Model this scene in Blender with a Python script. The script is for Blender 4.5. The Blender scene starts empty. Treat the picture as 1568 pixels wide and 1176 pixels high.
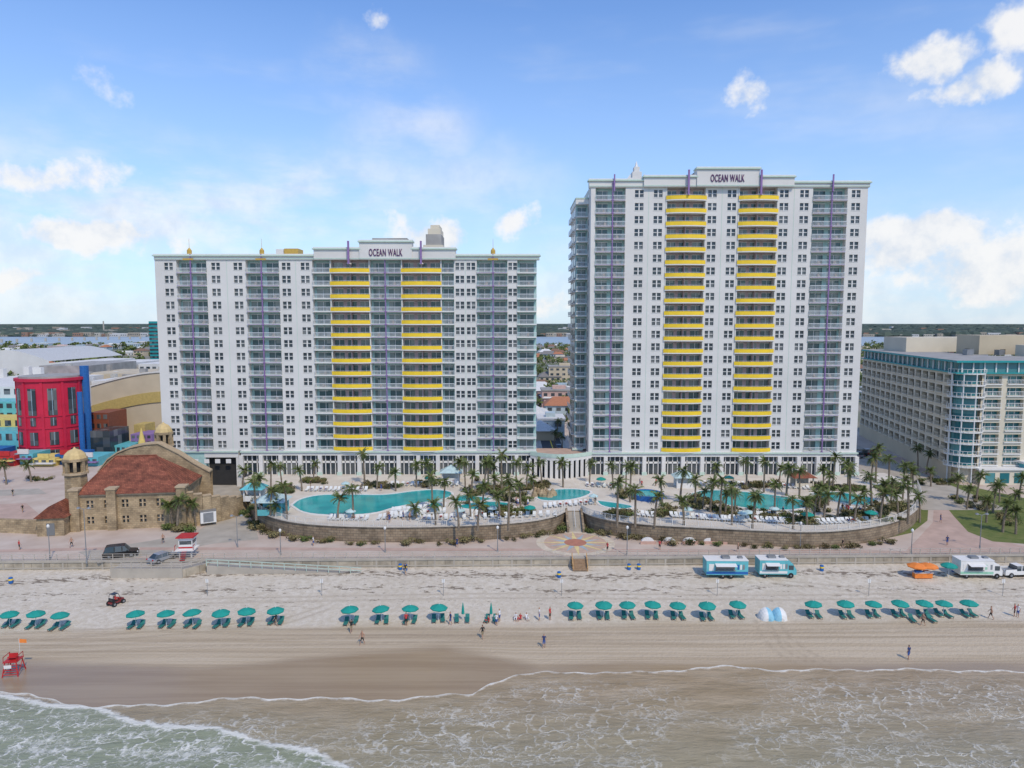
import bpy, math, random
import numpy as np
from mathutils import Vector, Matrix
random.seed(7); np.random.seed(7)
S=bpy.context.scene
S.view_settings.view_transform='Standard'; S.view_settings.look='None'; S.view_settings.exposure=0
H=42.0; PD=math.radians(5.1); F=1045.0
cp,sp=math.cos(PD),math.sin(PD)
# ---- site survey helpers: turn bearings measured from the drone position into ground / wall coordinates
def ray(u,v):
    x=(u-784)/F; c=-(v-588)/F
    return x, cp+sp*c, -sp+cp*c
def G(u,v,z=3.0):
    X,Y,Z=ray(u,v); t=(z-H)/Z
    return X*t,Y*t
def P(u,v,y):
    X,Y,Z=ray(u,v); t=y/Y
    return X*t,H+Z*t
ZB=3.0; ZD=5.8; D=161.0
def zv(v,y=D): return P(784,v,y)[1]
def xu(u,v,y=D): return P(u,v,y)[0]
# ------------------------------------------------------------------ materials
MATS={}
def mat(name,col,rough=.7,var=.12,scale=1.5,metal=0,bump=0,spec=.4,scale2=None,col2=None):
    if name in MATS: return MATS[name]
    m=bpy.data.materials.new(name); m.use_nodes=True; nt=m.node_tree; N=nt.nodes; L=nt.links
    b=N['Principled BSDF']; b.inputs['Roughness'].default_value=rough; b.inputs['Metallic'].default_value=metal
    b.inputs['Specular IOR Level'].default_value=spec
    g=N.new('ShaderNodeNewGeometry'); n=N.new('ShaderNodeTexNoise'); n.inputs['Scale'].default_value=scale; n.inputs['Detail'].default_value=4
    L.new(g.outputs['Position'],n.inputs['Vector'])
    mx=N.new('ShaderNodeMix'); mx.data_type='RGBA'
    c2=col2 or tuple(min(1,c*(1+var)) for c in col)
    c1=tuple(c*(1-var) for c in col) if not col2 else col
    mx.inputs['A'].default_value=(*c1,1); mx.inputs['B'].default_value=(*c2,1)
    mr=N.new('ShaderNodeMapRange'); mr.inputs['From Min'].default_value=.3; mr.inputs['From Max'].default_value=.7
    L.new(n.outputs['Fac'],mr.inputs['Value']); L.new(mr.outputs['Result'],mx.inputs['Factor'])
    L.new(mx.outputs['Result'],b.inputs['Base Color'])
    if bump:
        bp=N.new('ShaderNodeBump'); bp.inputs['Strength'].default_value=bump; bp.inputs['Distance'].default_value=.1
        n2=N.new('ShaderNodeTexNoise'); n2.inputs['Scale'].default_value=scale2 or scale*4; n2.inputs['Detail'].default_value=3
        L.new(g.outputs['Position'],n2.inputs['Vector']); L.new(n2.outputs['Fac'],bp.inputs['Height']); L.new(bp.outputs['Normal'],b.inputs['Normal'])
    MATS[name]=m; return m
def glassmat(name,col,col2,rough=.12,cell=(.5,.5,.35)):
    m=mat(name,col,rough,spec=.6); nt=m.node_tree;N=nt.nodes;L=nt.links
    b=N['Principled BSDF']; g=N.new('ShaderNodeNewGeometry'); mp=N.new('ShaderNodeVectorMath'); mp.operation='MULTIPLY'
    mp.inputs[1].default_value=cell; L.new(g.outputs['Position'],mp.inputs[0])
    fl=N.new('ShaderNodeVectorMath'); fl.operation='FLOOR'; L.new(mp.outputs[0],fl.inputs[0])
    w=N.new('ShaderNodeTexWhiteNoise'); L.new(fl.outputs[0],w.inputs['Vector'])
    pw=N.new('ShaderNodeMath'); pw.operation='POWER'; pw.inputs[1].default_value=2.2; L.new(w.outputs['Value'],pw.inputs[0])
    mx=N.new('ShaderNodeMix'); mx.data_type='RGBA'; mx.inputs['A'].default_value=(*col,1); mx.inputs['B'].default_value=(*col2,1)
    L.new(pw.outputs[0],mx.inputs['Factor']); L.new(mx.outputs['Result'],b.inputs['Base Color'])
    return m
def stonemat(name,c1,c2,mortar,scale,bw=.5,rh=.25,lo=.6,hi=1.2):
    m=mat(name,c1,.85,bump=.4,scale=3); nt=m.node_tree;N=nt.nodes;L=nt.links; b=N['Principled BSDF']
    g=N.new('ShaderNodeNewGeometry'); s=N.new('ShaderNodeSeparateXYZ'); L.new(g.outputs['Position'],s.inputs[0])
    a=N.new('ShaderNodeMath'); a.operation='ADD'; L.new(s.outputs['X'],a.inputs[0]); L.new(s.outputs['Y'],a.inputs[1])
    c=N.new('ShaderNodeCombineXYZ'); L.new(a.outputs[0],c.inputs['X']); L.new(s.outputs['Z'],c.inputs['Y'])
    k=N.new('ShaderNodeTexBrick'); k.inputs['Scale'].default_value=scale; k.inputs['Color1'].default_value=(*c1,1); k.inputs['Color2'].default_value=(*c2,1)
    k.inputs['Mortar'].default_value=(*mortar,1); k.inputs['Mortar Size'].default_value=.03; k.inputs['Brick Width'].default_value=bw; k.inputs['Row Height'].default_value=rh
    L.new(c.outputs[0],k.inputs['Vector'])
    n=N.new('ShaderNodeTexNoise'); n.inputs['Scale'].default_value=.6; n.inputs['Detail'].default_value=6; L.new(g.outputs['Position'],n.inputs['Vector'])
    mr=N.new('ShaderNodeMapRange'); mr.inputs['From Min'].default_value=.3; mr.inputs['From Max'].default_value=.7; mr.inputs['To Min'].default_value=lo; mr.inputs['To Max'].default_value=hi
    L.new(n.outputs['Fac'],mr.inputs['Value'])
    v=N.new('ShaderNodeVectorMath'); v.operation='SCALE'; L.new(k.outputs['Color'],v.inputs[0]); L.new(mr.outputs['Result'],v.inputs['Scale'])
    L.new(v.outputs[0],b.inputs['Base Color']); return m
white=mat('white_stucco',(.64,.625,.59),.75,.06,.12)
trimw=mat('trim_white',(.70,.69,.66),.6,.03)
mint=mat('mint_trim',(.48,.60,.51),.6,.06)
aqua=mat('aqua_stucco',(.33,.50,.47),.7,.1)
teal=mat('teal_paint',(.02,.28,.29),.5,.08)
yellow=mat('yellow_paint',(.84,.58,.03),.55,.08,.5)
lav=mat('lavender_stucco',(.46,.37,.38),.7,.1)
purple=mat('purple_paint',(.25,.15,.34),.5,.1)
plum=mat('plum_paint',(.09,.02,.10),.5,.1)
gold=mat('gold_paint',(.50,.33,.07),.5,.1)
glass=glassmat('window_glass',(.025,.04,.05),(.17,.18,.18))
tglass=glassmat('door_glass',(.05,.10,.10),(.30,.32,.29))
rail=mat('rail_white',(.62,.65,.66),.5,.05)
roofm=mat('roof_membrane',(.32,.31,.29),.9,.2,.3)
conc=mat('concrete',(.39,.35,.29),.85,.14,.35,bump=.1)
paver=mat('boardwalk_pavers',(.45,.355,.285),.85,col2=(.55,.46,.385),scale=.25)
deckm=mat('pool_deck_concrete',(.54,.48,.40),.8,col2=(.65,.60,.52),scale=.3)
pinkpav=mat('pink_pavers',(.46,.33,.265),.85,.12,.5)
asph=mat('asphalt',(.06,.06,.06),.9,.2,.4)
grassm=mat('grass_lawn',(.09,.13,.025),.95,scale=.8,col2=(.16,.17,.05),bump=.5,scale2=10)
mulch=mat('mulch_soil',(.13,.09,.055),.95,.3,1.5,bump=.5)
stone=stonemat('retaining_stone',(.31,.24,.16),(.23,.17,.11),(.12,.10,.08),1.0,.9,.45)
coq=stonemat('coquina_stone',(.46,.35,.21),(.35,.26,.155),(.26,.20,.13),1.1,.8,.4)
swall=stonemat('seawall_concrete',(.43,.37,.28),(.38,.33,.25),(.28,.24,.18),.4,1.2,.6)
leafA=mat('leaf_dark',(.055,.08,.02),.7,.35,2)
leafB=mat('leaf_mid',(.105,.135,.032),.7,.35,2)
leafC=mat('leaf_olive',(.18,.155,.065),.75,.3,2)
bark=mat('palm_bark',(.21,.17,.125),.95,.3,4,bump=.5)
tealfab=mat('teal_fabric',(.01,.27,.22),.75,.08,2)
black=mat('black_paint',(.012,.012,.014),.25,.1,spec=.6)
tyre=mat('rubber',(.02,.02,.02),.9,.1)
grey=mat('grey_metal',(.25,.26,.27),.45,.1,metal=.3)
red=mat('red_paint',(.45,.025,.025),.5,.12)
redpink=mat('crimson_stucco',(.50,.015,.05),.6,.12,.4)
orange=mat('orange_fabric',(.75,.22,.04),.6,.1)
blue=mat('blue_paint',(.02,.12,.36),.5,.1)
cyan=mat('cyan_paint',(.12,.44,.48),.45,.12,.8)
skin=mat('skin',(.42,.24,.16),.6,.05)
beige=mat('beige_stucco',(.52,.44,.31),.8,.08,.2)
cream=mat('cream_stucco',(.62,.56,.44),.8,.06,.2)
wood=mat('weathered_wood',(.3,.2,.12),.8,.2,3)
tile=stonemat('roof_tiles_red',(.30,.10,.055),(.20,.06,.035),(.08,.03,.02),1.6,.6,.35,.55,1.35)
# ------------------------------------------------------------------ mesh accumulator
class M:
    def __init__(s,T=None): s.v=[];s.f=[];s.m=[];s.T=T
    def add(s,vs,fs,mi=0):
        o=len(s.v)
        if s.T:
            ox,oy,a=s.T; c,n=math.cos(a),math.sin(a)
            vs=[(ox+c*x-n*y,oy+n*x+c*y,z) for x,y,z in vs]
        s.v+=[tuple(p) for p in vs]; s.f+=[tuple(i+o for i in f) for f in fs]; s.m+=[mi]*len(fs)
    def quad(s,a,b,c,d,mi=0): s.add([a,b,c,d],[(0,1,2,3)],mi)
    def box(s,x0,x1,y0,y1,z0,z1,mi=0):
        s.add([(x0,y0,z0),(x1,y0,z0),(x1,y1,z0),(x0,y1,z0),(x0,y0,z1),(x1,y0,z1),(x1,y1,z1),(x0,y1,z1)],
              [(0,3,2,1),(4,5,6,7),(0,1,5,4),(1,2,6,5),(2,3,7,6),(3,0,4,7)],mi)
    def obox(s,cx,cy,z0,z1,sx,sy,a,mi=0):
        c,n=math.cos(a),math.sin(a)
        vs=[(cx+c*x-n*y,cy+n*x+c*y,z) for z in (z0,z1) for x,y in ((-sx/2,-sy/2),(sx/2,-sy/2),(sx/2,sy/2),(-sx/2,sy/2))]
        s.add(vs,[(0,3,2,1),(4,5,6,7),(0,1,5,4),(1,2,6,5),(2,3,7,6),(3,0,4,7)],mi)
    def beam(s,p,q,w,h,mi=0):
        dx,dy=q[0]-p[0],q[1]-p[1]; l=math.hypot(dx,dy) or 1e-6; nx,ny=-dy/l*w/2,dx/l*w/2
        vs=[]
        for e in (p,q):
            for sx in (-1,1):
                for z in (0,h): vs.append((e[0]+nx*sx,e[1]+ny*sx,e[2]+z))
        s.add(vs,[(0,1,3,2),(4,6,7,5),(0,2,6,4),(1,5,7,3),(0,4,5,1),(2,3,7,6)],mi)
    def cyl(s,cx,cy,z0,z1,r0,r1=None,n=12,mi=0,cap=True):
        r1=r0 if r1 is None else r1
        vs=[(cx+r*math.cos(2*math.pi*i/n),cy+r*math.sin(2*math.pi*i/n),z) for z,r in ((z0,r0),(z1,r1)) for i in range(n)]
        fs=[(i,(i+1)%n,n+(i+1)%n,n+i) for i in range(n)]
        if cap: fs+=[tuple(range(n,2*n)),tuple(range(n-1,-1,-1))]
        s.add(vs,fs,mi)
    def tube(s,p,q,r0,r1=None,n=6,mi=0):
        r1=r0 if r1 is None else r1
        p=Vector(p);q=Vector(q);d=(q-p).normalized(); a=d.orthogonal().normalized(); b=d.cross(a)
        vs=[tuple(e+(a*math.cos(2*math.pi*i/n)+b*math.sin(2*math.pi*i/n))*r) for e,r in ((p,r0),(q,r1)) for i in range(n)]
        s.add(vs,[(i,(i+1)%n,n+(i+1)%n,n+i) for i in range(n)]+[tuple(range(n,2*n)),tuple(range(n-1,-1,-1))],mi)
    def poly(s,pts,z,mi=0): 
        a=sum(pts[i][0]*pts[(i+1)%len(pts)][1]-pts[(i+1)%len(pts)][0]*pts[i][1] for i in range(len(pts)))
        if a<0: pts=pts[::-1]
        s.add([(p[0],p[1],z) for p in pts],[tuple(range(len(pts)))],mi)
    def prism(s,pts,z0,z1,mi=0,mt=None):
        a=sum(pts[i][0]*pts[(i+1)%len(pts)][1]-pts[(i+1)%len(pts)][0]*pts[i][1] for i in range(len(pts)))
        if a<0: pts=pts[::-1]
        n=len(pts); s.poly(pts,z1,mi if mt is None else mt)
        s.add([(p[0],p[1],z) for z in (z0,z1) for p in pts],[(i,(i+1)%n,n+(i+1)%n,n+i) for i in range(n)],mi)
    def lathe(s,cx,cy,prof,n=16,mi=0):
        vs=[(cx+r*math.cos(2*math.pi*i/n),cy+r*math.sin(2*math.pi*i/n),z) for r,z in prof for i in range(n)]
        fs=[(k*n+i,k*n+(i+1)%n,(k+1)*n+(i+1)%n,(k+1)*n+i) for k in range(len(prof)-1) for i in range(n)]
        s.add(vs,fs,mi)
    def leaves(s,cx,cy,cz,rx,ry,rz,n,size,mis=(0,1)):
        for _ in range(n):
            d=Vector(np.random.normal(size=3)); d.normalize(); r=random.random()**.35
            p=Vector((cx+d.x*rx*r,cy+d.y*ry*r,cz+d.z*rz*r))
            a=Vector(np.random.normal(size=3)); a.normalize(); b=a.orthogonal().normalized()
            k=size*random.uniform(.6,1.3)
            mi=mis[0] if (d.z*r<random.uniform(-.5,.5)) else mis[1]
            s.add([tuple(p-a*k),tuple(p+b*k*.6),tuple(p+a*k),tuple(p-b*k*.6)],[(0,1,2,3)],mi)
    def mesh(s,name,mats,smooth=False):
        me=bpy.data.meshes.new(name); me.from_pydata(s.v,[],s.f)
        for m in mats: me.materials.append(m)
        me.polygons.foreach_set('material_index',s.m)
        if smooth: me.polygons.foreach_set('use_smooth',[True]*len(s.f))
        me.update(); return me
    def build(s,name,mats,parent=None,smooth=False):
        if not s.v: return None
        return link(name,s.mesh(name,mats,smooth),parent)
def link(name,me,parent=None,loc=(0,0,0),rz=0,sc=1):
    o=bpy.data.objects.new(name,me); S.collection.objects.link(o); o.location=loc; o.rotation_euler=(0,0,rz)
    o.scale=(sc,sc,sc) if not isinstance(sc,tuple) else sc
    if parent: o.parent=parent
    return o
def empty(name,loc=(0,0,0)):
    o=bpy.data.objects.new(name,None); S.collection.objects.link(o); o.location=loc; return o
# ------------------------------------------------------------------ shoreline, beach, sea
sh=[(-400,1052),(-100,1055),(0,1060),(60,1070),(150,1080),(240,1076),(340,1072),(500,1068),(630,1067),(725,1063),(750,1047),(790,1036),(840,1029),(900,1026),(960,1028),(1050,1025),(1120,1022),(1200,1025),(1300,1022),(1420,1027),(1568,1028),(1900,1030)]
shp=np.array([G(u,v,0) for u,v in sh])
def shore(x): return np.interp(x,shp[:,0],shp[:,1])+.25*np.sin(x*.55)+.15*np.sin(x*1.7+1)+.35*np.sin(x*.23+2)
def ywall(x): return 110.3+.02*x
def zbeach(x,y):
    s=shore(x); t=(y-s)/(ywall(x)-s)
    return np.where(t<0,t*1.2,1.7*np.clip(t,0,1.3)**1.1)
def GB(u,v):
    z=.8
    for _ in range(6):
        x,y=G(u,v,z); z=float(zbeach(x,y))
    return x,y,z
def gridmesh(name,X,Y,Zf,mats,attrs):
    nx,ny=X.shape
    Z=Zf(X,Y); V=np.stack([X,Y,Z],-1).reshape(-1,3)
    idx=np.arange(nx*ny).reshape(nx,ny)
    Fq=np.stack([idx[:-1,:-1],idx[1:,:-1],idx[1:,1:],idx[:-1,1:]],-1).reshape(-1,4)
    me=bpy.data.meshes.new(name); me.from_pydata(V.tolist(),[],Fq.tolist())
    for k,a in attrs.items():
        at=me.attributes.new(k,'FLOAT','POINT'); at.data.foreach_set('value',a.reshape(-1).astype(np.float32))
    for m in mats: me.materials.append(m)
    me.polygons.foreach_set('use_smooth',[True]*len(Fq)); me.update()
    return link(name,me)
xs=np.concatenate([[-4000,-1500,-600,-300,-180],np.arange(-110,110.1,.5),[180,300,600,1500,4000]])
def node_attr(N,n): a=N.new('ShaderNodeAttribute'); a.attribute_name=n; return a.outputs['Fac']
class NB:
    def __init__(s,m): s.N=m.node_tree.nodes; s.L=m.node_tree.links
    def math(s,op,a,b=None,clamp=False):
        n=s.N.new('ShaderNodeMath'); n.operation=op; n.use_clamp=clamp
        for i,x in enumerate((a,b)):
            if x is None: continue
            if isinstance(x,(int,float)): n.inputs[i].default_value=x
            else: s.L.new(x,n.inputs[i])
        return n.outputs[0]
    def noise(s,vec,scale,detail=5,rough=.5,dist=0):
        n=s.N.new('ShaderNodeTexNoise'); n.inputs['Scale'].default_value=scale; n.inputs['Detail'].default_value=detail; n.inputs['Roughness'].default_value=rough; n.inputs['Distortion'].default_value=dist
        if vec is not None: s.L.new(vec,n.inputs['Vector'])
        return n.outputs['Fac']
    def mr(s,x,a,b,c=0,d=1,smooth=True):
        n=s.N.new('ShaderNodeMapRange'); n.interpolation_type='SMOOTHSTEP' if smooth else 'LINEAR'
        for k,val in (('From Min',a),('From Max',b),('To Min',c),('To Max',d)): n.inputs[k].default_value=val
        s.L.new(x,n.inputs['Value']); return n.outputs['Result']
    def mix(s,f,a,b):
        n=s.N.new('ShaderNodeMix'); n.data_type='RGBA'
        for k,x in (('Factor',f),('A',a),('B',b)):
            if isinstance(x,tuple): n.inputs[k].default_value=(*x,1)
            elif isinstance(x,(int,float)): n.inputs[k].default_value=x
            else: s.L.new(x,n.inputs[k])
        return n.outputs['Result']
    def vmul(s,v,c):
        n=s.N.new('ShaderNodeVectorMath'); n.operation='MULTIPLY'; s.L.new(v,n.inputs[0]); n.inputs[1].default_value=c; return n.outputs[0]
    def pos(s): return s.N.new('ShaderNodeNewGeometry').outputs['Position']
    def bump(s,h,st,dist=.1):
        n=s.N.new('ShaderNodeBump'); n.inputs['Strength'].default_value=st; n.inputs['Distance'].default_value=dist; s.L.new(h,n.inputs['Height']); return n.outputs['Normal']
def newmat(name):
    m=bpy.data.materials.new(name); m.use_nodes=True; return m,NB(m),m.node_tree.nodes['Principled BSDF']
# sand
m,b,bs=newmat('beach_sand'); pos=b.pos()
wet=node_attr(b.N,'wet'); dry=node_attr(b.N,'dry'); wr=node_attr(b.N,'wrack'); trk=node_attr(b.N,'track')
nL=b.noise(pos,.08,4); nS=b.noise(pos,1.2,4,.6); nst=b.noise(b.vmul(pos,(.03,.7,1)),1.0,4,.6); nst2=b.noise(b.vmul(pos,(.012,2.2,1)),1.0,3,.5,.3)
dryf=b.mr(b.math('ADD',dry,b.math('MULTIPLY',b.math('SUBTRACT',nL,.5),.5)),.3,.7)
damp=b.mix(b.mr(nst,.35,.65),(.40,.315,.21),(.47,.38,.265))
damp=b.mix(b.math('MULTIPLY',b.mr(nst2,.53,.58),.5),damp,(.53,.445,.33))
damp=b.mix(b.math('MULTIPLY',b.mr(nst2,.44,.40),.5),damp,(.34,.265,.18))
dc=b.mix(b.mr(nS,.35,.65),(.52,.455,.355),(.62,.56,.465))
dc=b.mix(b.math('MULTIPLY',b.mr(nL,.4,.62),.3),dc,(.48,.415,.32))
foot=b.noise(pos,2.4,3,.55)
dc=b.mix(b.math('MULTIPLY',b.mr(foot,.55,.66),.45),dc,(.39,.32,.235))
c=b.mix(dryf,damp,dc)
c=b.mix(b.math('MULTIPLY',b.math('MULTIPLY',trk,b.mr(nS,.3,.5)),.5),c,(.29,.225,.155))
wetf=b.mr(b.math('ADD',wet,b.math('MULTIPLY',b.math('SUBTRACT',b.noise(b.vmul(pos,(.05,.25,1)),1,5),.5),.9)),.1,.9)
c=b.mix(wetf,c,b.mix(b.mr(nst,.35,.65),(.29,.21,.13),(.345,.26,.165)))
deb=b.noise(b.vmul(pos,(.45,1.2,1)),1.3,6,.72)
df=b.mr(b.math('ADD',deb,b.math('MULTIPLY',wr,.15)),.635,.69)
c=b.mix(b.math('MULTIPLY',b.math('MULTIPLY',df,b.mr(wr,.02,.15)),.8),c,(.11,.075,.045))
b.L.new(c,bs.inputs['Base Color'])
b.L.new(b.mr(wetf,0,1,.85,.24),bs.inputs['Roughness'])
b.L.new(b.bump(b.math('MULTIPLY',foot,b.math('SUBTRACT',1.0,wetf)),.6,.2),bs.inputs['Normal']); sandm=m
ts=np.concatenate([np.linspace(-.6,0,8)[:-1],np.linspace(0,1,110)])
X=np.repeat(xs[:,None],len(ts),1); sy=shore(xs)[:,None]; wy=(ywall(xs)+.3)[:,None]
Y=sy+(wy-sy)*ts[None,:]
wb=np.array([G(u,v,.4) for u,v in [(-300,1008),(0,1010),(150,1014),(300,1020),(420,1012),(560,1000),(680,992),(760,1006),(830,1018),(960,1012),(1200,1008),(1568,1014)]])
wby=np.interp(X,wb[:,0],wb[:,1])
wetA=np.clip(1-(Y-wby+1.6)/3.4,0,1)
dl=np.array([GB(u,v)[:2] for u,v in [(0,968),(400,962),(784,957),(1200,950),(1568,950)]])
dry_y=np.interp(X,dl[:,0],dl[:,1]); dryA=np.clip((Y-dry_y+3)/6,0,1)
w1=np.interp(X,*np.array([GB(u,v)[:2] for u,v in [(0,893),(160,884),(400,877),(700,879),(900,885),(1200,876),(1568,882)]]).T)
w2=np.interp(X,*np.array([GB(u,v)[:2] for u,v in [(0,912),(300,905),(600,898),(900,905),(1200,898),(1568,903)]]).T)
wrA=np.clip(np.exp(-((Y-w1)/1.2)**2)+.6*np.exp(-((Y-w2)/.8)**2)+.22*np.clip((Y-dry_y-3)/5,0,1),0,1)
trA=np.zeros_like(X)
tracks=[[(1165,950),(1175,975),(1200,1000),(1240,1022)],[(1185,950),(1195,970),(1225,995),(1270,1020)],[(60,985),(300,965),(440,950),(500,930)],[(0,975),(250,962),(430,968),(700,968),(1100,962),(1568,955)],[(0,1000),(300,985),(800,978),(1568,968)],[(150,925),(400,918),(800,912),(1200,915),(1568,910)],[(1180,890),(1330,905),(1568,925)]]
for tr in tracks:
    q=np.array([GB(u,v)[:2] for u,v in tr])
    for off in (-.75,.75):
        dmin=np.full(X.shape,99.)
        for a,c2 in zip(q[:-1],q[1:]):
            dv_=c2-a; L2=(dv_**2).sum(); t=np.clip(((X-a[0])*dv_[0]+(Y-a[1])*dv_[1])/L2,0,1)
            nrm=np.array([-dv_[1],dv_[0]])/math.sqrt(L2)*off
            dmin=np.minimum(dmin,np.hypot(X-a[0]-t*dv_[0]-nrm[0],Y-a[1]-t*dv_[1]-nrm[1]))
        trA=np.maximum(trA,np.clip(1-dmin/.38,0,1))
gridmesh('beach',X,Y,zbeach,[sandm],{'wet':wetA,'dry':dryA,'wrack':wrA,'track':trA})
# sea
f2=np.array([G(u,v,0) for u,v in [(-300,1050),(0,1060),(45,1070),(80,1078),(150,1080),(205,1103),(270,1110),(330,1113),(410,1135),(480,1148),(545,1178),(640,1230),(900,1400)]])
m,b,bs=newmat('sea_water'); pos=b.pos()
shd=node_attr(b.N,'shore'); fr=node_attr(b.N,'front'); seaw=node_attr(b.N,'seaward')
wp=b.N.new('ShaderNodeVectorMath'); wp.operation='ADD'
nz=b.N.new('ShaderNodeTexNoise'); nz.inputs['Scale'].default_value=.45; nz.inputs['Detail'].default_value=4; b.L.new(pos,nz.inputs['Vector'])
sc=b.N.new('ShaderNodeVectorMath'); sc.operation='SCALE'; sc.inputs['Scale'].default_value=4.0; b.L.new(nz.outputs['Color'],sc.inputs[0])
b.L.new(pos,wp.inputs[0]); b.L.new(sc.outputs[0],wp.inputs[1])
def vor(scale,st):
    v=b.N.new('ShaderNodeTexVoronoi'); v.feature='DISTANCE_TO_EDGE'; v.inputs['Scale'].default_value=scale; b.L.new(b.vmul(wp.outputs[0],st),v.inputs['Vector']); return v.outputs['Distance']
v1=vor(.5,(.75,.9,1)); v2=vor(1.25,(.8,1,1))
n1=b.noise(b.vmul(pos,(.07,.10,1)),1,4,.55); n2=b.noise(pos,.9,5,.65); n3=b.noise(b.vmul(pos,(.14,.45,1)),1,5,.6)
lace=b.math('MULTIPLY',b.mr(v1,.0,.085,1,0),b.mr(n2,.38,.60))
lace=b.math('MAXIMUM',lace,b.math('MULTIPLY',b.math('MULTIPLY',b.mr(v2,0,.10,1,0),b.mr(n3,.42,.60)),.75))
reg=b.math('MULTIPLY',b.mr(n1,.34,.58),b.mr(shd,.5,5))
frn=b.math('ADD',fr,b.math('MULTIPLY',b.math('SUBTRACT',n2,.5),1.6))
inside=b.mr(frn,-.1,.5)
reg2=b.math('ADD',b.math('MULTIPLY',reg,.62),b.math('MULTIPLY',inside,.6),True)
foam=b.math('MULTIPLY',lace,reg2)
foam=b.math('MAXIMUM',foam,b.math('MULTIPLY',b.math('MULTIPLY',inside,b.mr(n3,.52,.66)),b.math('MULTIPLY',b.mr(n2,.4,.6),.6)))
en=b.math('ADD',shd,b.math('MULTIPLY',b.math('SUBTRACT',n2,.5),1.4))
edge=b.math('MULTIPLY',b.mr(en,.0,.5,1,0),b.mr(n3,.3,.6,.35,.85))
fedge=b.math('MULTIPLY',b.mr(b.math('ABSOLUTE',b.math('SUBTRACT',frn,.25)),.08,.55,1,0),b.mr(n3,.3,.55,.5,1.0))
foam=b.math('MAXIMUM',foam,b.math('MAXIMUM',edge,fedge))
foam=b.math('MINIMUM',foam,.8)
c=b.mix(b.mr(n3,.3,.7),(.30,.22,.13),(.40,.31,.205))
c=b.mix(b.math('MULTIPLY',b.mr(b.math('ADD',seaw,b.math('MULTIPLY',n1,10)),6,28),.75),c,(.29,.265,.175))
c=b.mix(b.math('MULTIPLY',inside,.75),c,(.24,.28,.185))
c=b.mix(foam,c,(.74,.73,.67))
b.L.new(c,bs.inputs['Base Color']); b.L.new(b.mr(foam,0,1,.3,.7),bs.inputs['Roughness']); bs.inputs['Specular IOR Level'].default_value=.35
hh=b.math('ADD',b.noise(b.vmul(pos,(.35,1,1)),1.1,5,.6),b.math('MULTIPLY',foam,.3))
b.L.new(b.bump(hh,.9,.35),bs.inputs['Normal']); seam=m
dd=np.concatenate([np.arange(0,3,.25),np.arange(3,45,.5),[60,90,150,400,1500,6000,15000]])
X=np.repeat(xs[:,None],len(dd),1); Y=shore(xs)[:,None]-dd[None,:]
frA=np.interp(X,f2[:,0],f2[:,1])-Y; frA=np.where(X>f2[-1,0],-5,frA)*.8
shA=np.minimum(dd[None,:]+0*X,60)
seA=np.clip(82-Y,0,60)
def zsea(X,Y):
    a=np.clip((shore(X)-Y)/8,0,1)
    return a*(.10*np.sin(Y*.55+.12*X+1.3*np.sin(X*.07))+.05*np.sin(Y*1.3-.3*X))
gridmesh('sea_water',X[:,::-1],Y[:,::-1],zsea,[seam],{'shore':shA[:,::-1],'front':frA[:,::-1],'seaward':seA[:,::-1]})
# land
m,b,bs=newmat('land_ground'); pos=b.pos()
c=b.mix(b.mr(b.noise(pos,.02,6),.35,.65),(.11,.13,.07),(.28,.25,.20)); c=b.mix(b.mr(b.noise(pos,.006,3),.45,.65),c,(.09,.11,.06))
b.L.new(c,bs.inputs['Base Color']); bs.inputs['Roughness'].default_value=.95; landm=m
g=M(); 
g.add([(-20000,ywall(-110)+.3,ZB-.004),(-110,ywall(-110)+.3,ZB-.004),(110,ywall(110)+.3,ZB-.004),(20000,ywall(110)+.3,ZB-.004),(20000,40000,ZB-.004),(-20000,40000,ZB-.004)],[(0,1,2,3,4,5)])
g.build('ground',[landm])
g=M(); g.poly([(-240,ywall(-110)+.3),(-110,ywall(-110)+.3),(110,ywall(110)+.3),(125,170),(125,300),(-240,300)],ZB)
g.build('boardwalk',[paver])
g=M(); g.poly([(-20000,1180),(20000,1180),(20000,1960),(-20000,1960)],ZB+.05)
riv=mat('river_water',(.28,.34,.38),.4,.1,.01); g.build('river',[riv])
def patch(name,pts,m,z):
    g=M(); g.poly([G(u,v,z) for u,v in pts],z); return g.build(name,[m])
patch('lawn',[(1425,733),(1500,748),(1640,778),(1640,838),(1520,829),(1482,814),(1460,790),(1440,765),(1408,742)],grassm,ZB+.012)
patch('grass_verge',[(890,812),(950,822),(1050,829),(1180,832),(1330,830),(1395,816),(1420,797),(1422,765),(1380,750),(900,780)],grassm,ZB+.012)
patch('planting_bed',[(376,775),(390,806),(415,820),(500,824),(700,825),(860,812),(862,770),(400,740)],mulch,ZB+.012)
patch('driveway',[(296,722),(365,722),(382,775),(392,806),(396,826),(330,832),(250,846),(180,858),(150,862),(120,845),(230,828),(300,815),(330,795),(320,760)],conc,ZB+.008)
patch('plaza_path',[(1340,700),(1400,700),(1440,745),(1470,790),(1500,820),(1568,836),(1568,850),(1380,850),(1405,825),(1428,800),(1430,770),(1400,730)],pinkpav,ZB+.006)
patch('paving_band',[(-30,842),(150,838),(400,838),(820,840),(1300,842),(1568,846),(1568,850),(1300,846),(820,844),(400,842),(150,842),(-30,846)],pinkpav,ZB+.02)
patch('paving_strip',[(-60,775),(40,770),(75,800),(60,812),(-60,818)],pinkpav,ZB+.016)
patch('paving_strip',[(-60,752),(60,748),(72,756),(-60,762)],conc,ZB+.016)
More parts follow.
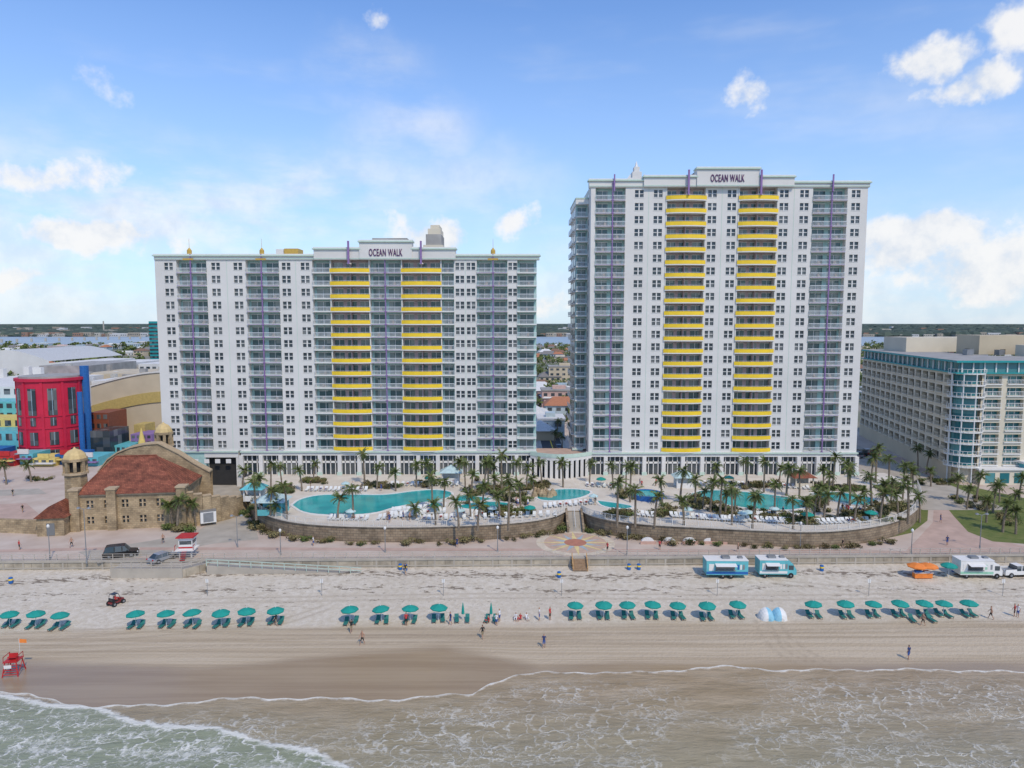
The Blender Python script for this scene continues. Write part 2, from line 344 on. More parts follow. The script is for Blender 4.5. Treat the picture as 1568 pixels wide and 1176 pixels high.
# ------------------------------------------------------------------ seawall
g=M()
def wallpiece(x0,x1,z0,z1,t,off,mi):
    n=max(1,int((x1-x0)/20))
    for i in range(n):
        a=x0+(x1-x0)*i/n; c=x0+(x1-x0)*(i+1)/n
        g.add([(a,ywall(a)+off,z0),(c,ywall(c)+off,z0),(c,ywall(c)+off+t,z0),(a,ywall(a)+off+t,z0),(a,ywall(a)+off,z1),(c,ywall(c)+off,z1),(c,ywall(c)+off+t,z1),(a,ywall(a)+off+t,z1)],
          [(4,5,6,7),(0,1,5,4),(3,7,6,2),(0,4,7,3),(1,2,6,5)],mi)
wallpiece(-400,400,0,ZB-.1,.32,0,0); wallpiece(-400,400,ZB-.1,ZB+.22,.55,-.12,1)
wallpiece(-400,400,1.9,2.1,.1,-.07,1)
for i in range(-60,61): 
    x=i*3.2; g.box(x-.15,x+.15,ywall(x)-.06,ywall(x)+.1,.5,ZB-.1,1)
g.build('seawall',[swall,conc])
def railing(name,pts,h,sp,mats,r=.05,bars=0):
    g=M()
    for (p,q) in zip(pts[:-1],pts[1:]):
        L_=math.dist(p[:2],q[:2]); n=max(1,round(L_/sp))
        for i in range(n):
            t=i/n; x=p[0]+(q[0]-p[0])*t;y=p[1]+(q[1]-p[1])*t;z=p[2]+(q[2]-p[2])*t
            g.box(x-r,x+r,y-r,y+r,z,z+h)
            if bars:
                for k in range(1,bars):
                    t2=(i+k/bars)/n; x=p[0]+(q[0]-p[0])*t2;y=p[1]+(q[1]-p[1])*t2;z=p[2]+(q[2]-p[2])*t2
                    g.box(x-.018,x+.018,y-.018,y+.018,z+.1,z+h-.03)
        for hz in (h,h*.66,h*.33) if not bars else (h,.1):
            g.beam((p[0],p[1],p[2]+hz),(q[0],q[1],q[2]+hz),.07,.06)
    return g.build(name,mats)
rl=mat('railing_metal',(.44,.40,.34),.6,.1)
railing('boardwalk_railing',[(x,ywall(x)+.5,ZB) for x in np.linspace(-115,9.0,18)],1.1,1.9,[rl])
railing('boardwalk_railing',[(x,ywall(x)+.5,ZB) for x in np.linspace(12.5,115,16)],1.1,1.9,[rl])
xa=GB(178,880)[0]; xb=GB(308,880)[0]; yp=ywall(-60)-4.6
g=M(); g.prism([(xa,yp+1.2),(xb-2.5,yp+1.2),(xb+.8,ywall(xb)-.2),(xa,ywall(xa)-.2)],.2,ZB-.15,0,1)
g.box(xa-.1,xb-2.4,yp+1.05,yp+1.35,.2,ZB+.05,1)
g.build('beach_access_platform',[swall,conc])
railing('platform_railing',[(xa,yp+1.2,ZB),(xb-2.5,yp+1.2,ZB),(xb+.8,ywall(xb)-.2,ZB)],1.1,1.6,[rl])
g=M(); x0=xb+.9; x1=GB(560,866)[0]; n=14
for i in range(n):
    a=x0+(x1-x0)*i/n; c=x0+(x1-x0)*(i+1)/n; za=ZB-1.6*i/n; zc=ZB-1.6*(i+1)/n; yo=ywall(a)-2.3; yc=ywall(c)-2.3
    g.add([(a,yo,0),(c,yc,0),(c,yc+2.1,0),(a,yo+2.1,0),(a,yo,za),(c,yc,zc),(c,yc+2.1,zc),(a,yo+2.1,za)],[(4,5,6,7),(0,1,5,4),(0,4,7,3),(1,2,6,5)],0)
    g.beam((a,yo,za+.55),(c,yc,zc+.55),.1,.12,1); g.beam((a,yo,za+1.05),(c,yc,zc+1.05),.1,.12,1); g.box(a-.06,a+.06,yo-.06,yo+.06,za,za+1.15,1)
g.build('beach_ramp',[conc,mat('ramp_rail',(.42,.50,.43),.6)])
# ------------------------------------------------------------------ pool deck
wl=[(370,733),(374,745),(384,768),(396,783),(425,795),(470,803),(560,807),(650,807),(740,804),(810,799),(850,791),(867,782)]
wr_=[(890,782),(905,790),(940,798),(1000,804),(1080,808),(1160,812),(1240,815),(1310,811),(1370,800),(1402,783),(1413,762),(1405,742)]
def smooth(pts,it=2):
    for _ in range(it):
        o=[pts[0]]
        for p,q in zip(pts[:-1],pts[1:]):
            o+=[(p[0]*.75+q[0]*.25,p[1]*.75+q[1]*.25),(p[0]*.25+q[0]*.75,p[1]*.25+q[1]*.75)]
        o.append(pts[-1]); pts=o
    return pts
WL=smooth([G(u,v,ZD) for u,v in wl]); WR=smooth([G(u,v,ZD) for u,v in wr_])
deckpoly=WL+WR+[(WR[-1][0]-1,D+2),(WL[0][0]+1,D+2)]
g=M(); g.prism(deckpoly,ZB-.5,ZD,0,1); g.build('pool_deck',[stone,deckm])
bal=mat('balustrade_white',(.62,.60,.55),.6,.06)
railing('deck_balustrade',[(x,y+.2,ZD) for x,y in WL],1.05,2.4,[bal],.07,7)
railing('deck_balustrade',[(x,y+.2,ZD) for x,y in WR],1.05,2.4,[bal],.07,7)
g=M()
for W in (WL,WR):
    for p,q in zip(W[:-1],W[1:]): g.beam((p[0],p[1],ZD-.02),(q[0],q[1],ZD-.02),.5,.16,0)
g.build('deck_coping',[mat('coping_stone',(.5,.46,.4),.8)])
ax,ay=G(867,782,ZD); bx,by=G(890,782,ZD)
g=M()
for i in range(15):
    z=ZD-.187*(i+1); g.box(ax,bx,ay-.32*(i+1),ay-.32*i,ZB-.2,z,0)
for x in (ax,bx):
    g.add([(x-.2,ay,ZB),(x+.2,ay,ZB),(x+.2,ay-5,ZB),(x-.2,ay-5,ZB),(x-.2,ay,ZD+.6),(x+.2,ay,ZD+.6),(x+.2,ay-5,ZB+.7),(x-.2,ay-5,ZB+.7)],[(4,5,6,7),(0,4,7,3),(1,2,6,5),(3,7,6,2)],1)
g.tube(((ax+bx)/2,ay,ZD+.9),((ax+bx)/2,ay-4.8,ZB+.95),.04,mi=2)
g.build('deck_staircase',[conc,stone,rail])
# compass mosaic
cx,cy=G(881,831,ZB); g=M()
def disc(r,z,mi): g.poly([(cx+r*math.cos(a),cy+r*math.sin(a)) for a in np.linspace(0,2*math.pi,40,endpoint=False)],z,mi)
disc(7.0,ZB+.026,0); disc(5.6,ZB+.03,1)
for k in range(16):
    a=k*math.pi/8; r=6.9 if k%2==0 else 5.2
    p=[(cx+r*math.cos(a),cy+r*math.sin(a)),(cx+2.0*math.cos(a+.22),cy+2.0*math.sin(a+.22)),(cx+2.0*math.cos(a-.22),cy+2.0*math.sin(a-.22))]
    g.poly(p,ZB+.034+.001*k,2+k%2)
disc(2.0,ZB+.055,4)
g.build('compass_mosaic',[mat('mosaic_sand',(.58,.50,.39)),mat('mosaic_terracotta',(.5,.36,.27)),mat('mosaic_yellow',(.64,.52,.25)),mat('mosaic_blue',(.34,.42,.45)),mat('mosaic_red',(.42,.18,.12))])
x0,x1=GB(876,868)[0],GB(898,868)[0]; g=M()
for i in range(7):
    z=ZB-.18*i; g.box(x0,x1,ywall(x0)-.25-.28*(i+1),ywall(x0)-.15-.28*i,z-.18,z,0)
for x in (x0,x1):
    g.beam((x,ywall(x0)-.1,ZB+.9),(x,ywall(x0)-2.2,1.7+.9),.1,.12,1); g.beam((x,ywall(x0)-.1,ZB+.4),(x,ywall(x0)-2.2,1.7+.4),.08,.1,1)
    for k in range(3): g.box(x-.07,x+.07,ywall(x0)-.2-k*.95,ywall(x0)-.06-k*.95,1,ZB+1-.6*k,1)
g.build('beach_staircase',[wood,mat('orange_wood',(.50,.30,.13),.7)])
# pools
m,b,bs=newmat('pool_water'); pos=b.pos()
c=b.mix(b.mr(b.noise(pos,.3,4),.3,.7),(.005,.27,.28),(.02,.38,.37)); b.L.new(c,bs.inputs['Base Color']); bs.inputs['Roughness'].default_value=.15; bs.inputs['Specular IOR Level'].default_value=.2
b.L.new(b.bump(b.noise(pos,2.5,3),.25,.05),bs.inputs['Normal']); poolm=m
PZ=[]
def pool(pts,name='swimming_pool'):
    e=empty(name); W=[G(u,v,ZD) for u,v in pts]; W=smooth(W+[W[0]],2)[:-1]; PZ.append(W)
    g=M(); g.poly(W,ZD+.03); g.build('water',[poolm],e)
    g=M()
    for i in range(len(W)): g.beam((*W[i],ZD-.03),(*W[(i+1)%len(W)],ZD-.03),.5,.14)
    g.build('coping',[trimw],e)
pool([(446,774),(458,764),(490,757),(540,757),(590,758),(630,752),(665,749),(695,753),(690,763),(650,770),(608,776),(575,787),(520,790),(465,787)])
pool([(820,757),(838,750),(880,748),(912,753),(888,764),(850,768),(822,766)])
pool([(696,775),(730,768),(770,768),(790,774),(760,780),(715,781)])
pool([(1055,757),(1075,750),(1120,751),(1180,757),(1232,766),(1245,776),(1205,783),(1140,779),(1090,769)])
pool([(1240,756),(1270,752),(1320,758),(1350,768),(1330,776),(1280,770)])
pool([(912,766),(945,770),(975,776),(955,781),(920,776)])
pool([(690,768),(705,757),(730,760),(760,764),(740,768),(712,768)])
def inpool(x,y):
    for W in PZ:
        c=False; n=len(W)
        for i in range(n):
            (x1_,y1_),(x2_,y2_)=W[i],W[(i+1)%n]
            if (y1_>y)!=(y2_>y) and x<(x2_-x1_)*(y-y1_)/(y2_-y1_)+x1_: c=not c
        if c: return True
    return False
cx,cy=G(991,762,ZD); g=M(); g.lathe(cx,cy,[(3.4,ZD),(3.4,ZD+1),(3.0,ZD+1),(3.0,ZD+.8)],24,0); g.cyl(cx,cy,ZD+.5,ZD+.85,3.05,n=24,mi=1)
g.build('round_spa',[blue,poolm])
# ------------------------------------------------------------------ towers
def wallgrid(W,Gl,x0,x1,z0,z1,y,wins,zs,depth=.3,mull=True,mi=0,fr=1):
    cur=x0
    for a,c in sorted(wins):
        W.quad((cur,y,z0),(a,y,z0),(a,y,z1),(cur,y,z1),mi); cur=c; zc=z0
        for p,q in zs:
            W.quad((a,y,zc),(c,y,zc),(c,y,p),(a,y,p),mi); zc=q
            W.quad((a,y,p),(a,y+depth,p),(a,y+depth,q),(a,y,q),mi); W.quad((c,y,p),(c,y,q),(c,y+depth,q),(c,y+depth,p),mi)
            W.quad((a,y,p),(c,y,p),(c,y+depth,p),(a,y+depth,p),mi); W.quad((a,y,q),(a,y+depth,q),(c,y+depth,q),(c,y,q),mi)
            Gl.quad((a,y+depth,p),(c,y+depth,p),(c,y+depth,q),(a,y+depth,q),0)
            if mull:
                xm=(a+c)/2; zm=p+(q-p)*.5
                W.box(xm-.13,xm+.13,y+.08,y+depth-.01,p,q,fr); W.box(a,c,y+.14,y+depth-.012,zm-.06,zm+.06,fr)
                W.box(a-.08,c+.08,y-.07,y+.05,p-.12,p,fr)
        W.quad((a,y,zc),(c,y,zc),(c,y,z1),(a,y,z1),mi)
    W.quad((cur,y,z0),(x1,y,z0),(x1,y,z1),(cur,y,z1),mi)
MW=[white,trimw,mint,aqua,lav,roofm,teal,plum,gold,yellow,cream,purple]
chairm=mat('balcony_chair',(.25,.22,.2),.7)
def tower_face(W,Gl,B,R,segs,xf,y,z0,z1,nf,end=True):
    fh=(z1-z0)/nf
    zs=[(z0+fh*i+.7,z0+fh*i+2.35) for i in range(nf)]
    for s in segs:
        x0,x1=xf(s[1]),xf(s[2])
        if s[0]=='w':
            wins=[(xf(u)-1.0,xf(u)+1.0) for u in s[3]]
            wallgrid(W,Gl,x0,x1,z0,z1,y,wins,zs)
            W.quad((x0,y,z0),(x0,y,z1),(x0,y+1.6,z1),(x0,y+1.6,z0),0); W.quad((x1,y,z0),(x1,y+1.6,z0),(x1,y+1.6,z1),(x1,y,z1),0)
            if len(s[3])==2:
                xm=(xf(s[3][0])+xf(s[3][1]))/2; W.box(xm-.05,xm+.05,y-.03,y+.02,z0,z1,2)
        else:
            st=s[0]; bm={'a':3,'y':4}[st]
            W.quad((x0,y+1.55,z0),(x1,y+1.55,z0),(x1,y+1.55,z1),(x0,y+1.55,z1),bm)
            w=x1-x0; nd=max(1,round(w/3.3))
            for i in range(nf):
                z=z0+fh*i
                for k in range(nd):
                    cx=x0+w*(k+.5)/nd; hw=w/nd*.36
                    Gl.quad((cx-hw,y+1.5,z+.2),(cx+hw,y+1.5,z+.2),(cx+hw,y+1.5,z+2.35),(cx-hw,y+1.5,z+2.35),1)
                    W.box(cx-.05,cx+.05,y+1.44,y+1.49,z+.2,z+2.35,1)
                    W.box(cx-hw-.1,cx+hw+.1,y+1.45,y+1.53,z+2.35,z+2.47,1)
                    if random.random()<.5:
                        q=cx+random.uniform(-.8,.4); B.box(q,q+.5,y+.5,y+.95,z+.1,z+.5,2); B.box(q,q+.5,y+.9,y+.96,z+.5,z+.95,2)
                if st=='a':
                    B.box(x0,x1,y-.35,y+1.5,z-.12,z+.12,0)
                    R.box(x0+.02,x1-.02,y-.34,y-.26,z+1.03,z+1.15,0); R.box(x0+.02,x1-.02,y-.32,y-.27,z+.18,z+.24,0)
                    nb=int(w/.28)
                    for k in range(nb+1):
                        x=x0+.05+(w-.1)*k/nb; R.box(x-.035,x+.035,y-.32,y-.28,z+.24,z+1.03,0)
                else:
                    N_=10; ar=[(x0+w*k/N_, y-.2-.85*math.sin(math.pi*k/N_)**.7) for k in range(N_+1)]
                    B.poly([(x0,y+1.5)]+ar+[(x1,y+1.5)],z+.1,0); 
                    pts=[(x0,y+1.5)]+ar+[(x1,y+1.5)]
                    B.add([(p[0],p[1],z-.12) for p in pts],[tuple(range(len(pts)-1,-1,-1))],0)
                    for p,q in zip(ar[:-1],ar[1:]):
                        B.beam((*p,z-.12),(*q,z-.12),.12,.24,0); B.beam((*p,z+.14),(*q,z+.14),.12,.86,1)
                        R.beam((*p,z+1.14),(*q,z+1.14),.05,.05,0)
                    for p in ar: R.box(p[0]-.02,p[0]+.02,p[1]-.02,p[1]+.02,z+.98,z+1.14,0)
            if st=='a' and len(s)>3:
                xc=(x0+x1)/2 if s[3] is None else xf(s[3])
                W.box(xc-.11,xc+.11,y-.55,y-.38,z0,z1+1.3,11)
                for i in range(nf):
                    W.box(xc-.3,xc+.3,y-.6,y-.36,z0+fh*i-.1,z0+fh*i+.12,11)
                    W.box(x0+.1,x1-.1,y-.39,y-.352,z0+fh*i-.02,z0+fh*i+.06,11)
            if st=='y':
                for xx in (x0+.12,x1-.12): W.box(xx-.12,xx+.12,y-.1,y+1.5,z0,z1,0)
                W.box((x0+x1)/2-.1,(x0+x1)/2+.1,y+.2,y+1.5,z0,z1,4)
def arcade(W,Gl,x0,x1,y,z0,z1,sp=4.6):
    n=max(1,round((x1-x0)/sp)); w=(x1-x0)/n
    W.box(x0,x1,y,y+1.4,z1-1.1,z1,0)
    W.box(x0-.15,x1+.15,y-.35,y-.01,z1-.35,z1-.02,2)
    Gl.quad((x0,y+.9,z0),(x1,y+.9,z0),(x1,y+.9,z1-1.1),(x0,y+.9,z1-1.1),0)
    W.box(x0,x1,y+.7,y+.88,z0+(z1-z0)*.48,z0+(z1-z0)*.56,1)
    for i in range(n+1):
        x=x0+w*i; W.box(x-.45,x+.45,y-.2,y+.88,z0,z1-1.1,0)
        W.box(x-.6,x+.6,y-.3,y-.2,z0,z0+.8,2)
        if i<n:
            for k in (1,2,3): W.box(x+w*k/4-.09,x+w*k/4+.09,y+.7,y+.88,z0,z1-1.1,1)
def sign(parent,txt,x,y,z,size):
    c=bpy.data.curves.new('sign_text','FONT'); c.body=txt; c.size=size; c.extrude=.06; c.align_x='CENTER'; c.align_y='CENTER'; c.offset=.02; c.space_character=1.1
    o=bpy.data.objects.new('sign_text',c); S.collection.objects.link(o); o.location=(x,y,z); o.rotation_euler=(math.pi/2,0,0); o.scale=(.5,1.05,1)
    c.materials.append(plum); o.parent=parent
def mk_tower(name,segs,vref,ztopv,vz0,vz1,nf,ubody,par,masts,roofs):
    e=empty(name); W=M();Gl=M();B=M();R=M()
    xf=lambda u: xu(u,vref)
    z0,z1=zv(vz0),zv(vz1)
    tower_face(W,Gl,B,R,segs,xf,D,z0,z1,nf)
    x0,x1=xf(ubody[0]),xf(ubody[1])
    W.box(x0+.01,x1-.01,D+1.6,D+21,ZB,zv(ztopv)-.9,0)
    fh=(z1-z0)/nf
    for i in range(nf):
        for k in range(4):
            for xx in (x0-.03,x1+.03):
                yy=D+4+k*4.5; Gl.box(min(xx,xx+.02),max(xx,xx+.02),yy,yy+1.8,z0+fh*i+.8,z0+fh*i+2.2,0)
    for (u0,u1,vt,yo) in par:
        a,c=xf(u0),xf(u1); zt=zv(vt)
        W.box(a,c,D-.25-yo,D+1.5-yo*.1,z1,zt-.55,0); W.box(a-.3,c+.3,D-.6-yo,D+1.4-yo*.1,zt-.55,zt-.25,2); W.box(a-.12,c+.12,D-.4-yo,D+1.3-yo*.1,zt-.25,zt,1)
        W.box(a,c,D-.32-yo,D-.26-yo,z1+.15,z1+.35,2)
    for u,v0,v1 in masts:
        x=xf(u); W.box(x-.2,x+.2,D-1.6,D-1.2,zv(v1),zv(v0),11); W.box(x-.4,x+.4,D-1.2,D-.2,zv(v1),zv(v1)+.3,1)
    return e,W,Gl,B,R,xf,z0,z1,x0,x1
def finish(e,W,Gl,B,R):
    W.build('walls_and_trim',MW,e); Gl.build('glazing',[glass,tglass],e); B.build('balconies',[trimw,yellow,chairm],e); R.build('balcony_railings',[rail],e)
def roofkit(W,x0,x1,z,n):
    for _ in range(n):
        x=random.uniform(x0,x1); y=D+random.uniform(5,17); w=random.uniform(1,2.4); W.box(x,x+w,y,y+w,z,z+random.uniform(.8,1.7),random.choice([1,5,10]))
# left
segsL=[('w',237,270,[258]),('a',270,316,293),('w',316,376,[330,364]),('a',376,427,401),('w',427,478,[438,467]),('a',478,505),('y',505,566),('a',566,614,590),('y',614,676),('a',676,695),('w',695,730,[704,721]),('a',730,777,755),('w',777,792,[785]),('a',792,822)]
e,W,Gl,B,R,xf,z0,z1,x0,x1=mk_tower('hotel_tower',segsL,405,388,690,398,15,(237,822),[(237,482,389,0),(698,826,389,0),(482,552,379,.5),(632,698,379,.5),(552,632,368,.8)],
   [(536,370,405),(646,370,405)],None)
for u in (290,401,755):
    x=xf(u); z=zv(388); W.cyl(x,D+.3,z-.2,z+.7,.55,.55,10,8); W.cyl(x,D+.3,z+.7,z+1.3,.55,.1,10,8); W.cyl(x,D+.3,z+1.3,z+3.4,.05,.03,6,8); W.box(x-1.2,x+1.2,D-.7,D-.61,z-1.6,z-1.2,8)
W.box(xf(425),xf(447),D+5,D+9,zv(388)-2,zv(377),8); W.box(xf(412),xf(424),D+5,D+9,zv(388)-2,zv(378),0)
W.box(xf(568),xf(622),D+2,D+10,zv(370)-2,zv(363),5)
roofkit(W,xf(245),xf(560),zv(388)-.9,14)
for i,(u0,u1,v) in enumerate([(645,676,372),(649,673,355),(652,672,346),(656,670,340)]): W.box(xf(u0),xf(u1),D+4+i*.3,D+12-i*.3,zv(390),zv(v),10 if i!=1 else 5)
xa_,xb_=xu(252,700),xu(362,700)
W.box(xf(237)+.02,xu(316,705),D-.2,D+1.5,ZB,z0,3); W.box(xu(316,705)-.3,xb_+.6,D-.25,D+1.5,z0-1.6,z0,0); W.box(xf(237)-.2,xb_+.7,D-.6,D-.27,z0-.35,z0-.02,2)
W.box(xu(316,705),xb_,D+1.3,D+1.58,ZB,z0-1.6,5); W.box(xb_,xb_+1.2,D-.2,D+1.5,ZB,z0-1.6,0)
for k in range(6): W.box(xf(237)+2+k*2.6,xf(237)+3.2+k*2.6,D-.24,D-.21,z0-3,z0-2,1)
W.box(xf(237)+.5,xu(300,705),D-.26,D-.21,ZB,ZB+2.6,6)
arcade(W,Gl,xb_+1.3,x1,D-.4,ZD,z0)
sign(e,'OCEAN WALK',xf(592),D-1.15,zv(388),2.2)
finish(e,W,Gl,B,R)
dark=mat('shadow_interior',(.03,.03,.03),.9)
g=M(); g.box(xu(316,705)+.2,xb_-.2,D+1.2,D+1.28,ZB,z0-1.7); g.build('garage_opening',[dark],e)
# right
segsR=[('w',905,912,[]),('a',912,958,938),('w',958,1020,[979,1008]),('y',1020,1082),('w',1082,1131,[1091,1121]),('y',1131,1192),('w',1192,1245,[1201,1232]),('a',1245,1298,1273),('w',1298,1329,[1311])]
e,W,Gl,B,R,xf,z0,z1,x0,x1=mk_tower('hotel_tower',segsR,295,277,692,287,21,(905,1329),[(902,985,274,0),(1214,1331,277,0),(985,1065,269,.5),(1160,1214,269,.5),(1065,1160,257,.8)],
   [(1052,262,300),(1162,262,300)],None)
for u in (940,1273):
    x=xf(u); W.box(x-.15,x+.15,D-.9,D-.62,z1-1,zv(268),11)
W.box(xf(1075),xf(1130),D+3,D+10,zv(268),zv(253),5)
for i,(h,wd) in enumerate([(zv(268),3.2),(zv(258),2.2),(zv(250),1.3)]):
    W.box(xf(979)-wd/2,xf(979)+wd/2,D+3+i*.3,D+6-i*.3,zv(285),h,0)
W.cyl(xf(979),D+4.5,zv(250),zv(240),.5,.05,6,1)
for sx in (-1,1): W.add([(xf(979)+sx*1.6,D+2.9,zv(275)),(xf(979)+sx*3,D+2.9,zv(275)),(xf(979)+sx*1.6,D+2.9,zv(262)),(xf(979)+sx*1.6,D+3.2,zv(275)),(xf(979)+sx*3,D+3.2,zv(275)),(xf(979)+sx*1.6,D+3.2,zv(262))],[(0,1,2),(3,5,4),(0,2,5,3),(1,4,5,2)],1)
arcade(W,Gl,x0-.5,x1,D-.4,ZD,z0)
yw=D+5
xw0=xu(883,295,yw); 
tower_face(W,Gl,B,R,[('a',0,1),('w',1,2,[])],lambda u:[xw0,x0-.1,x0][u],yw,z0,z1-3,20)
W.box(xw0+.02,x0,yw+1.6,D+20,ZB,z1-3,0); W.box(xw0-.2,x0,yw-.4,D+20,z1-3,z1-1.8,1); W.box(xw0-.3,x0,yw-.5,D+20.1,z1-1.8,z1-1.5,2)
fh=(z1-z0)/21
for i in range(20):
    for yy in (yw+3,yw+7.5,yw+11.5):
        Gl.box(xw0-.02,xw0,yy,yy+2.2,z0+fh*i+.5,z0+fh*i+2.3,0); B.box(xw0-.7,xw0,yy-.4,yy+2.6,z0+fh*i-.1,z0+fh*i+.08,0); R.box(xw0-.7,xw0-.65,yy-.4,yy+2.6,z0+fh*i+.2,z0+fh*i+1.1,0)
arcade(W,Gl,xw0-.5,x0-1,yw-.4,ZD,z0)
sign(e,'OCEAN WALK',xf(1111),D-1.15,zv(275),2.2)
finish(e,W,Gl,B,R)
# link podium between towers (curved)
g=M();Gl=M(); xA=xu(812,700); xB=xu(905,700)
N_=12; arc=[(xA+(xB-xA)*k/N_, D-1-3.5*math.sin(math.pi*k/N_)) for k in range(N_+1)]
g.prism(arc+[(xB,D+8),(xA,D+8)],z0-1.3,z0-.6,0,2)
for p,q in zip(arc[:-1],arc[1:]): 
    g.beam((*p,z0-.6),(*q,z0-.6),.15,.9,1); g.box(p[0]-.35,p[0]+.35,p[1],p[1]+.7,ZD,z0-1.3,0)
for p,q in zip(arc[:-1],arc[1:]): Gl.quad((p[0],p[1]+1,ZD),(q[0],q[1]+1,ZD),(q[0],q[1]+1,z0-1.3),(p[0],p[1]+1,z0-1.3))
e=empty('pool_lobby_building'); g.build('structure',[white,mint,pinkpav],e); Gl.build('glazing',[glass],e)
# ------------------------------------------------------------------ right hotel
e=empty('beachfront_hotel'); yH=165.
def hotelface(T,L,nf,z0,fh,bays,wm,gm,z_a=.12,z_b=.78,wa=.12,depth=1.1):
    W=M(T);Gl=M(T); z1=z0+fh*nf
    n=bays; w=L/n
    wallgrid(W,Gl,0,L,z0,z1,0,[(w*i+w*wa,w*i+w*(1-wa)) for i in range(n)],[(z0+fh*(i+z_a),z0+fh*(i+z_b)) for i in range(nf)],depth,False)
    for i in range(nf):
        for k in range(n):
            a,c=w*(k+wa),w*(k+1-wa); zz=z0+fh*i
            W.box(a-.05,c+.05,-.35,-.01,zz+.1,zz+fh*z_a,1)
            W.box(a,c,-.34,-.28,zz+1.3,zz+1.4,1)
            nb=max(4,int((c-a)/.35))
            for j in range(nb+1): 
                xx=a+(c-a)*j/nb; W.box(xx-.03,xx+.03,-.33,-.29,zz+fh*z_a,zz+1.3,1)
            for t in (.33,.67): W.box(a+(c-a)*t-.06,a+(c-a)*t+.06,depth-.12,depth-.02,zz+fh*z_a,zz+fh*z_b,1)
    W.build('facade',wm,e); Gl.build('windows',gm,e)
zr=33.0; nfh=8; fh=(zr-3.2-7)/nfh; x0=108.
ang=math.atan2(yH-236,x0-121.5); LL=math.hypot(71,13.5)
tg=glassmat('teal_window_glass',(.02,.14,.16),(.10,.29,.30),cell=(.3,.3,.3))
hotelface((121.5,236,ang),LL-3,nfh,7,fh,15,[cream,cream],[glass])
hotelface((x0+6,yH,0),50,nfh,7,fh,9,[cream,trimw],[tg])
W=M(); W.prism([(122.8,235),(x0+1.6,yH+2),(x0+6,yH+1.2),(x0+56,yH+1.2),(x0+56,yH+20),(x0+24,yH+22),(136,235)],ZB,zr-3.2,0,1)
W.prism([(121,236.5),(x0-.9,yH-.9),(x0+57,yH-.9),(x0+57,yH+21),(x0+25,yH+23),(137,236.5)],zr-3.2,zr-2.9,3)
W.prism([(122,235.5),(x0+.2,yH+.2),(x0+56,yH+.2),(x0+56,yH+20),(x0+24,yH+22),(136,235.5)],zr-2.9,zr-.5,2)
W.prism([(120.9,236.5),(x0-1,yH-1),(x0+57,yH-1),(x0+57,yH+21),(x0+25,yH+23),(137,236.5)],zr-.5,zr,3,1)
W.prism([(121.4,236.2),(x0-.2,yH),(x0+1,yH+2),(122.6,236)],ZB,7,5)
for k in range(20):
    t=k/20; W.box(x0+1+55*t-.15,x0+1+55*t+.15,yH-.05,yH+.15,zr-2.9,zr-.5,4)
    W.obox(121.7+(x0-121.7)*t,235.5+(yH-235.5)*t,zr-2.9,zr-.5,.3,.3,0,4)
W.box(124,150,215,228,zr,zr+4.5,0); W.box(134,152,196,206,zr,zr+5.5,5); W.box(140,156,185,190,zr,zr+3,0)
for k in range(8): W.box(128+k*3,129.6+k*3,192+k%3*4,194+k%3*4,zr,zr+1.5,6)
W.build('body',[cream,roofm,tg,teal,trimw,beige,grey],e)
W=M()
cx,cy=x0+3.6,yH+2.2
W.cyl(cx,cy,ZB,zr-3.2,2.6,n=20,mi=1)
for i in range(nfh+1):
    z=7+fh*i; pr=[(cx+4.1*math.cos(a),cy+4.1*math.sin(a)) for a in np.linspace(math.radians(170),math.radians(350),14)]
    W.prism(pr,z-.15,z+.12,0)
    for p,q in zip(pr[:-1],pr[1:]): W.beam((*p,z+1.05),(*q,z+1.05),.08,.09,0); W.box(p[0]-.04,p[0]+.04,p[1]-.04,p[1]+.04,z,z+1.05,0)
    W.prism([(cx+2.66*math.cos(a),cy+2.66*math.sin(a)) for a in np.linspace(math.radians(160),math.radians(350),12)],z+.3,z+2.5,2) if i<nfh else None
for a in (190,230,270,310,340): W.cyl(cx+3.9*math.cos(math.radians(a)),cy+3.9*math.sin(math.radians(a)),ZB,zr-3.2,.16,n=6,mi=0)
W.box(x0+5,x0+56,yH-2.5,yH,ZB,6.6,1); W.box(x0+4.6,x0+56.4,yH-2.9,yH-.02,6.6,7,0)
for k in range(14): W.box(x0+6.5+k*3.5,x0+8.8+k*3.5,yH-2.56,yH-2.51,ZB+.4,5.9,2)
W.build('corner_balconies',[trimw,cream,tg],e)
g=M(); x_,y_=G(1568,742,ZB); g.box(x_,x_+30,y_,y_+14,ZB,ZB+5,0); g.box(x_-.4,x_+30.4,y_-.4,y_+14.4,ZB+5,ZB+5.5,1)
for k in range(6): g.box(x_+1+k*4.5,x_+3.5+k*4.5,y_-.05,y_-.01,ZB+.3,ZB+4,2)
g.build('beach_pavilion',[cyan,trimw,glass])
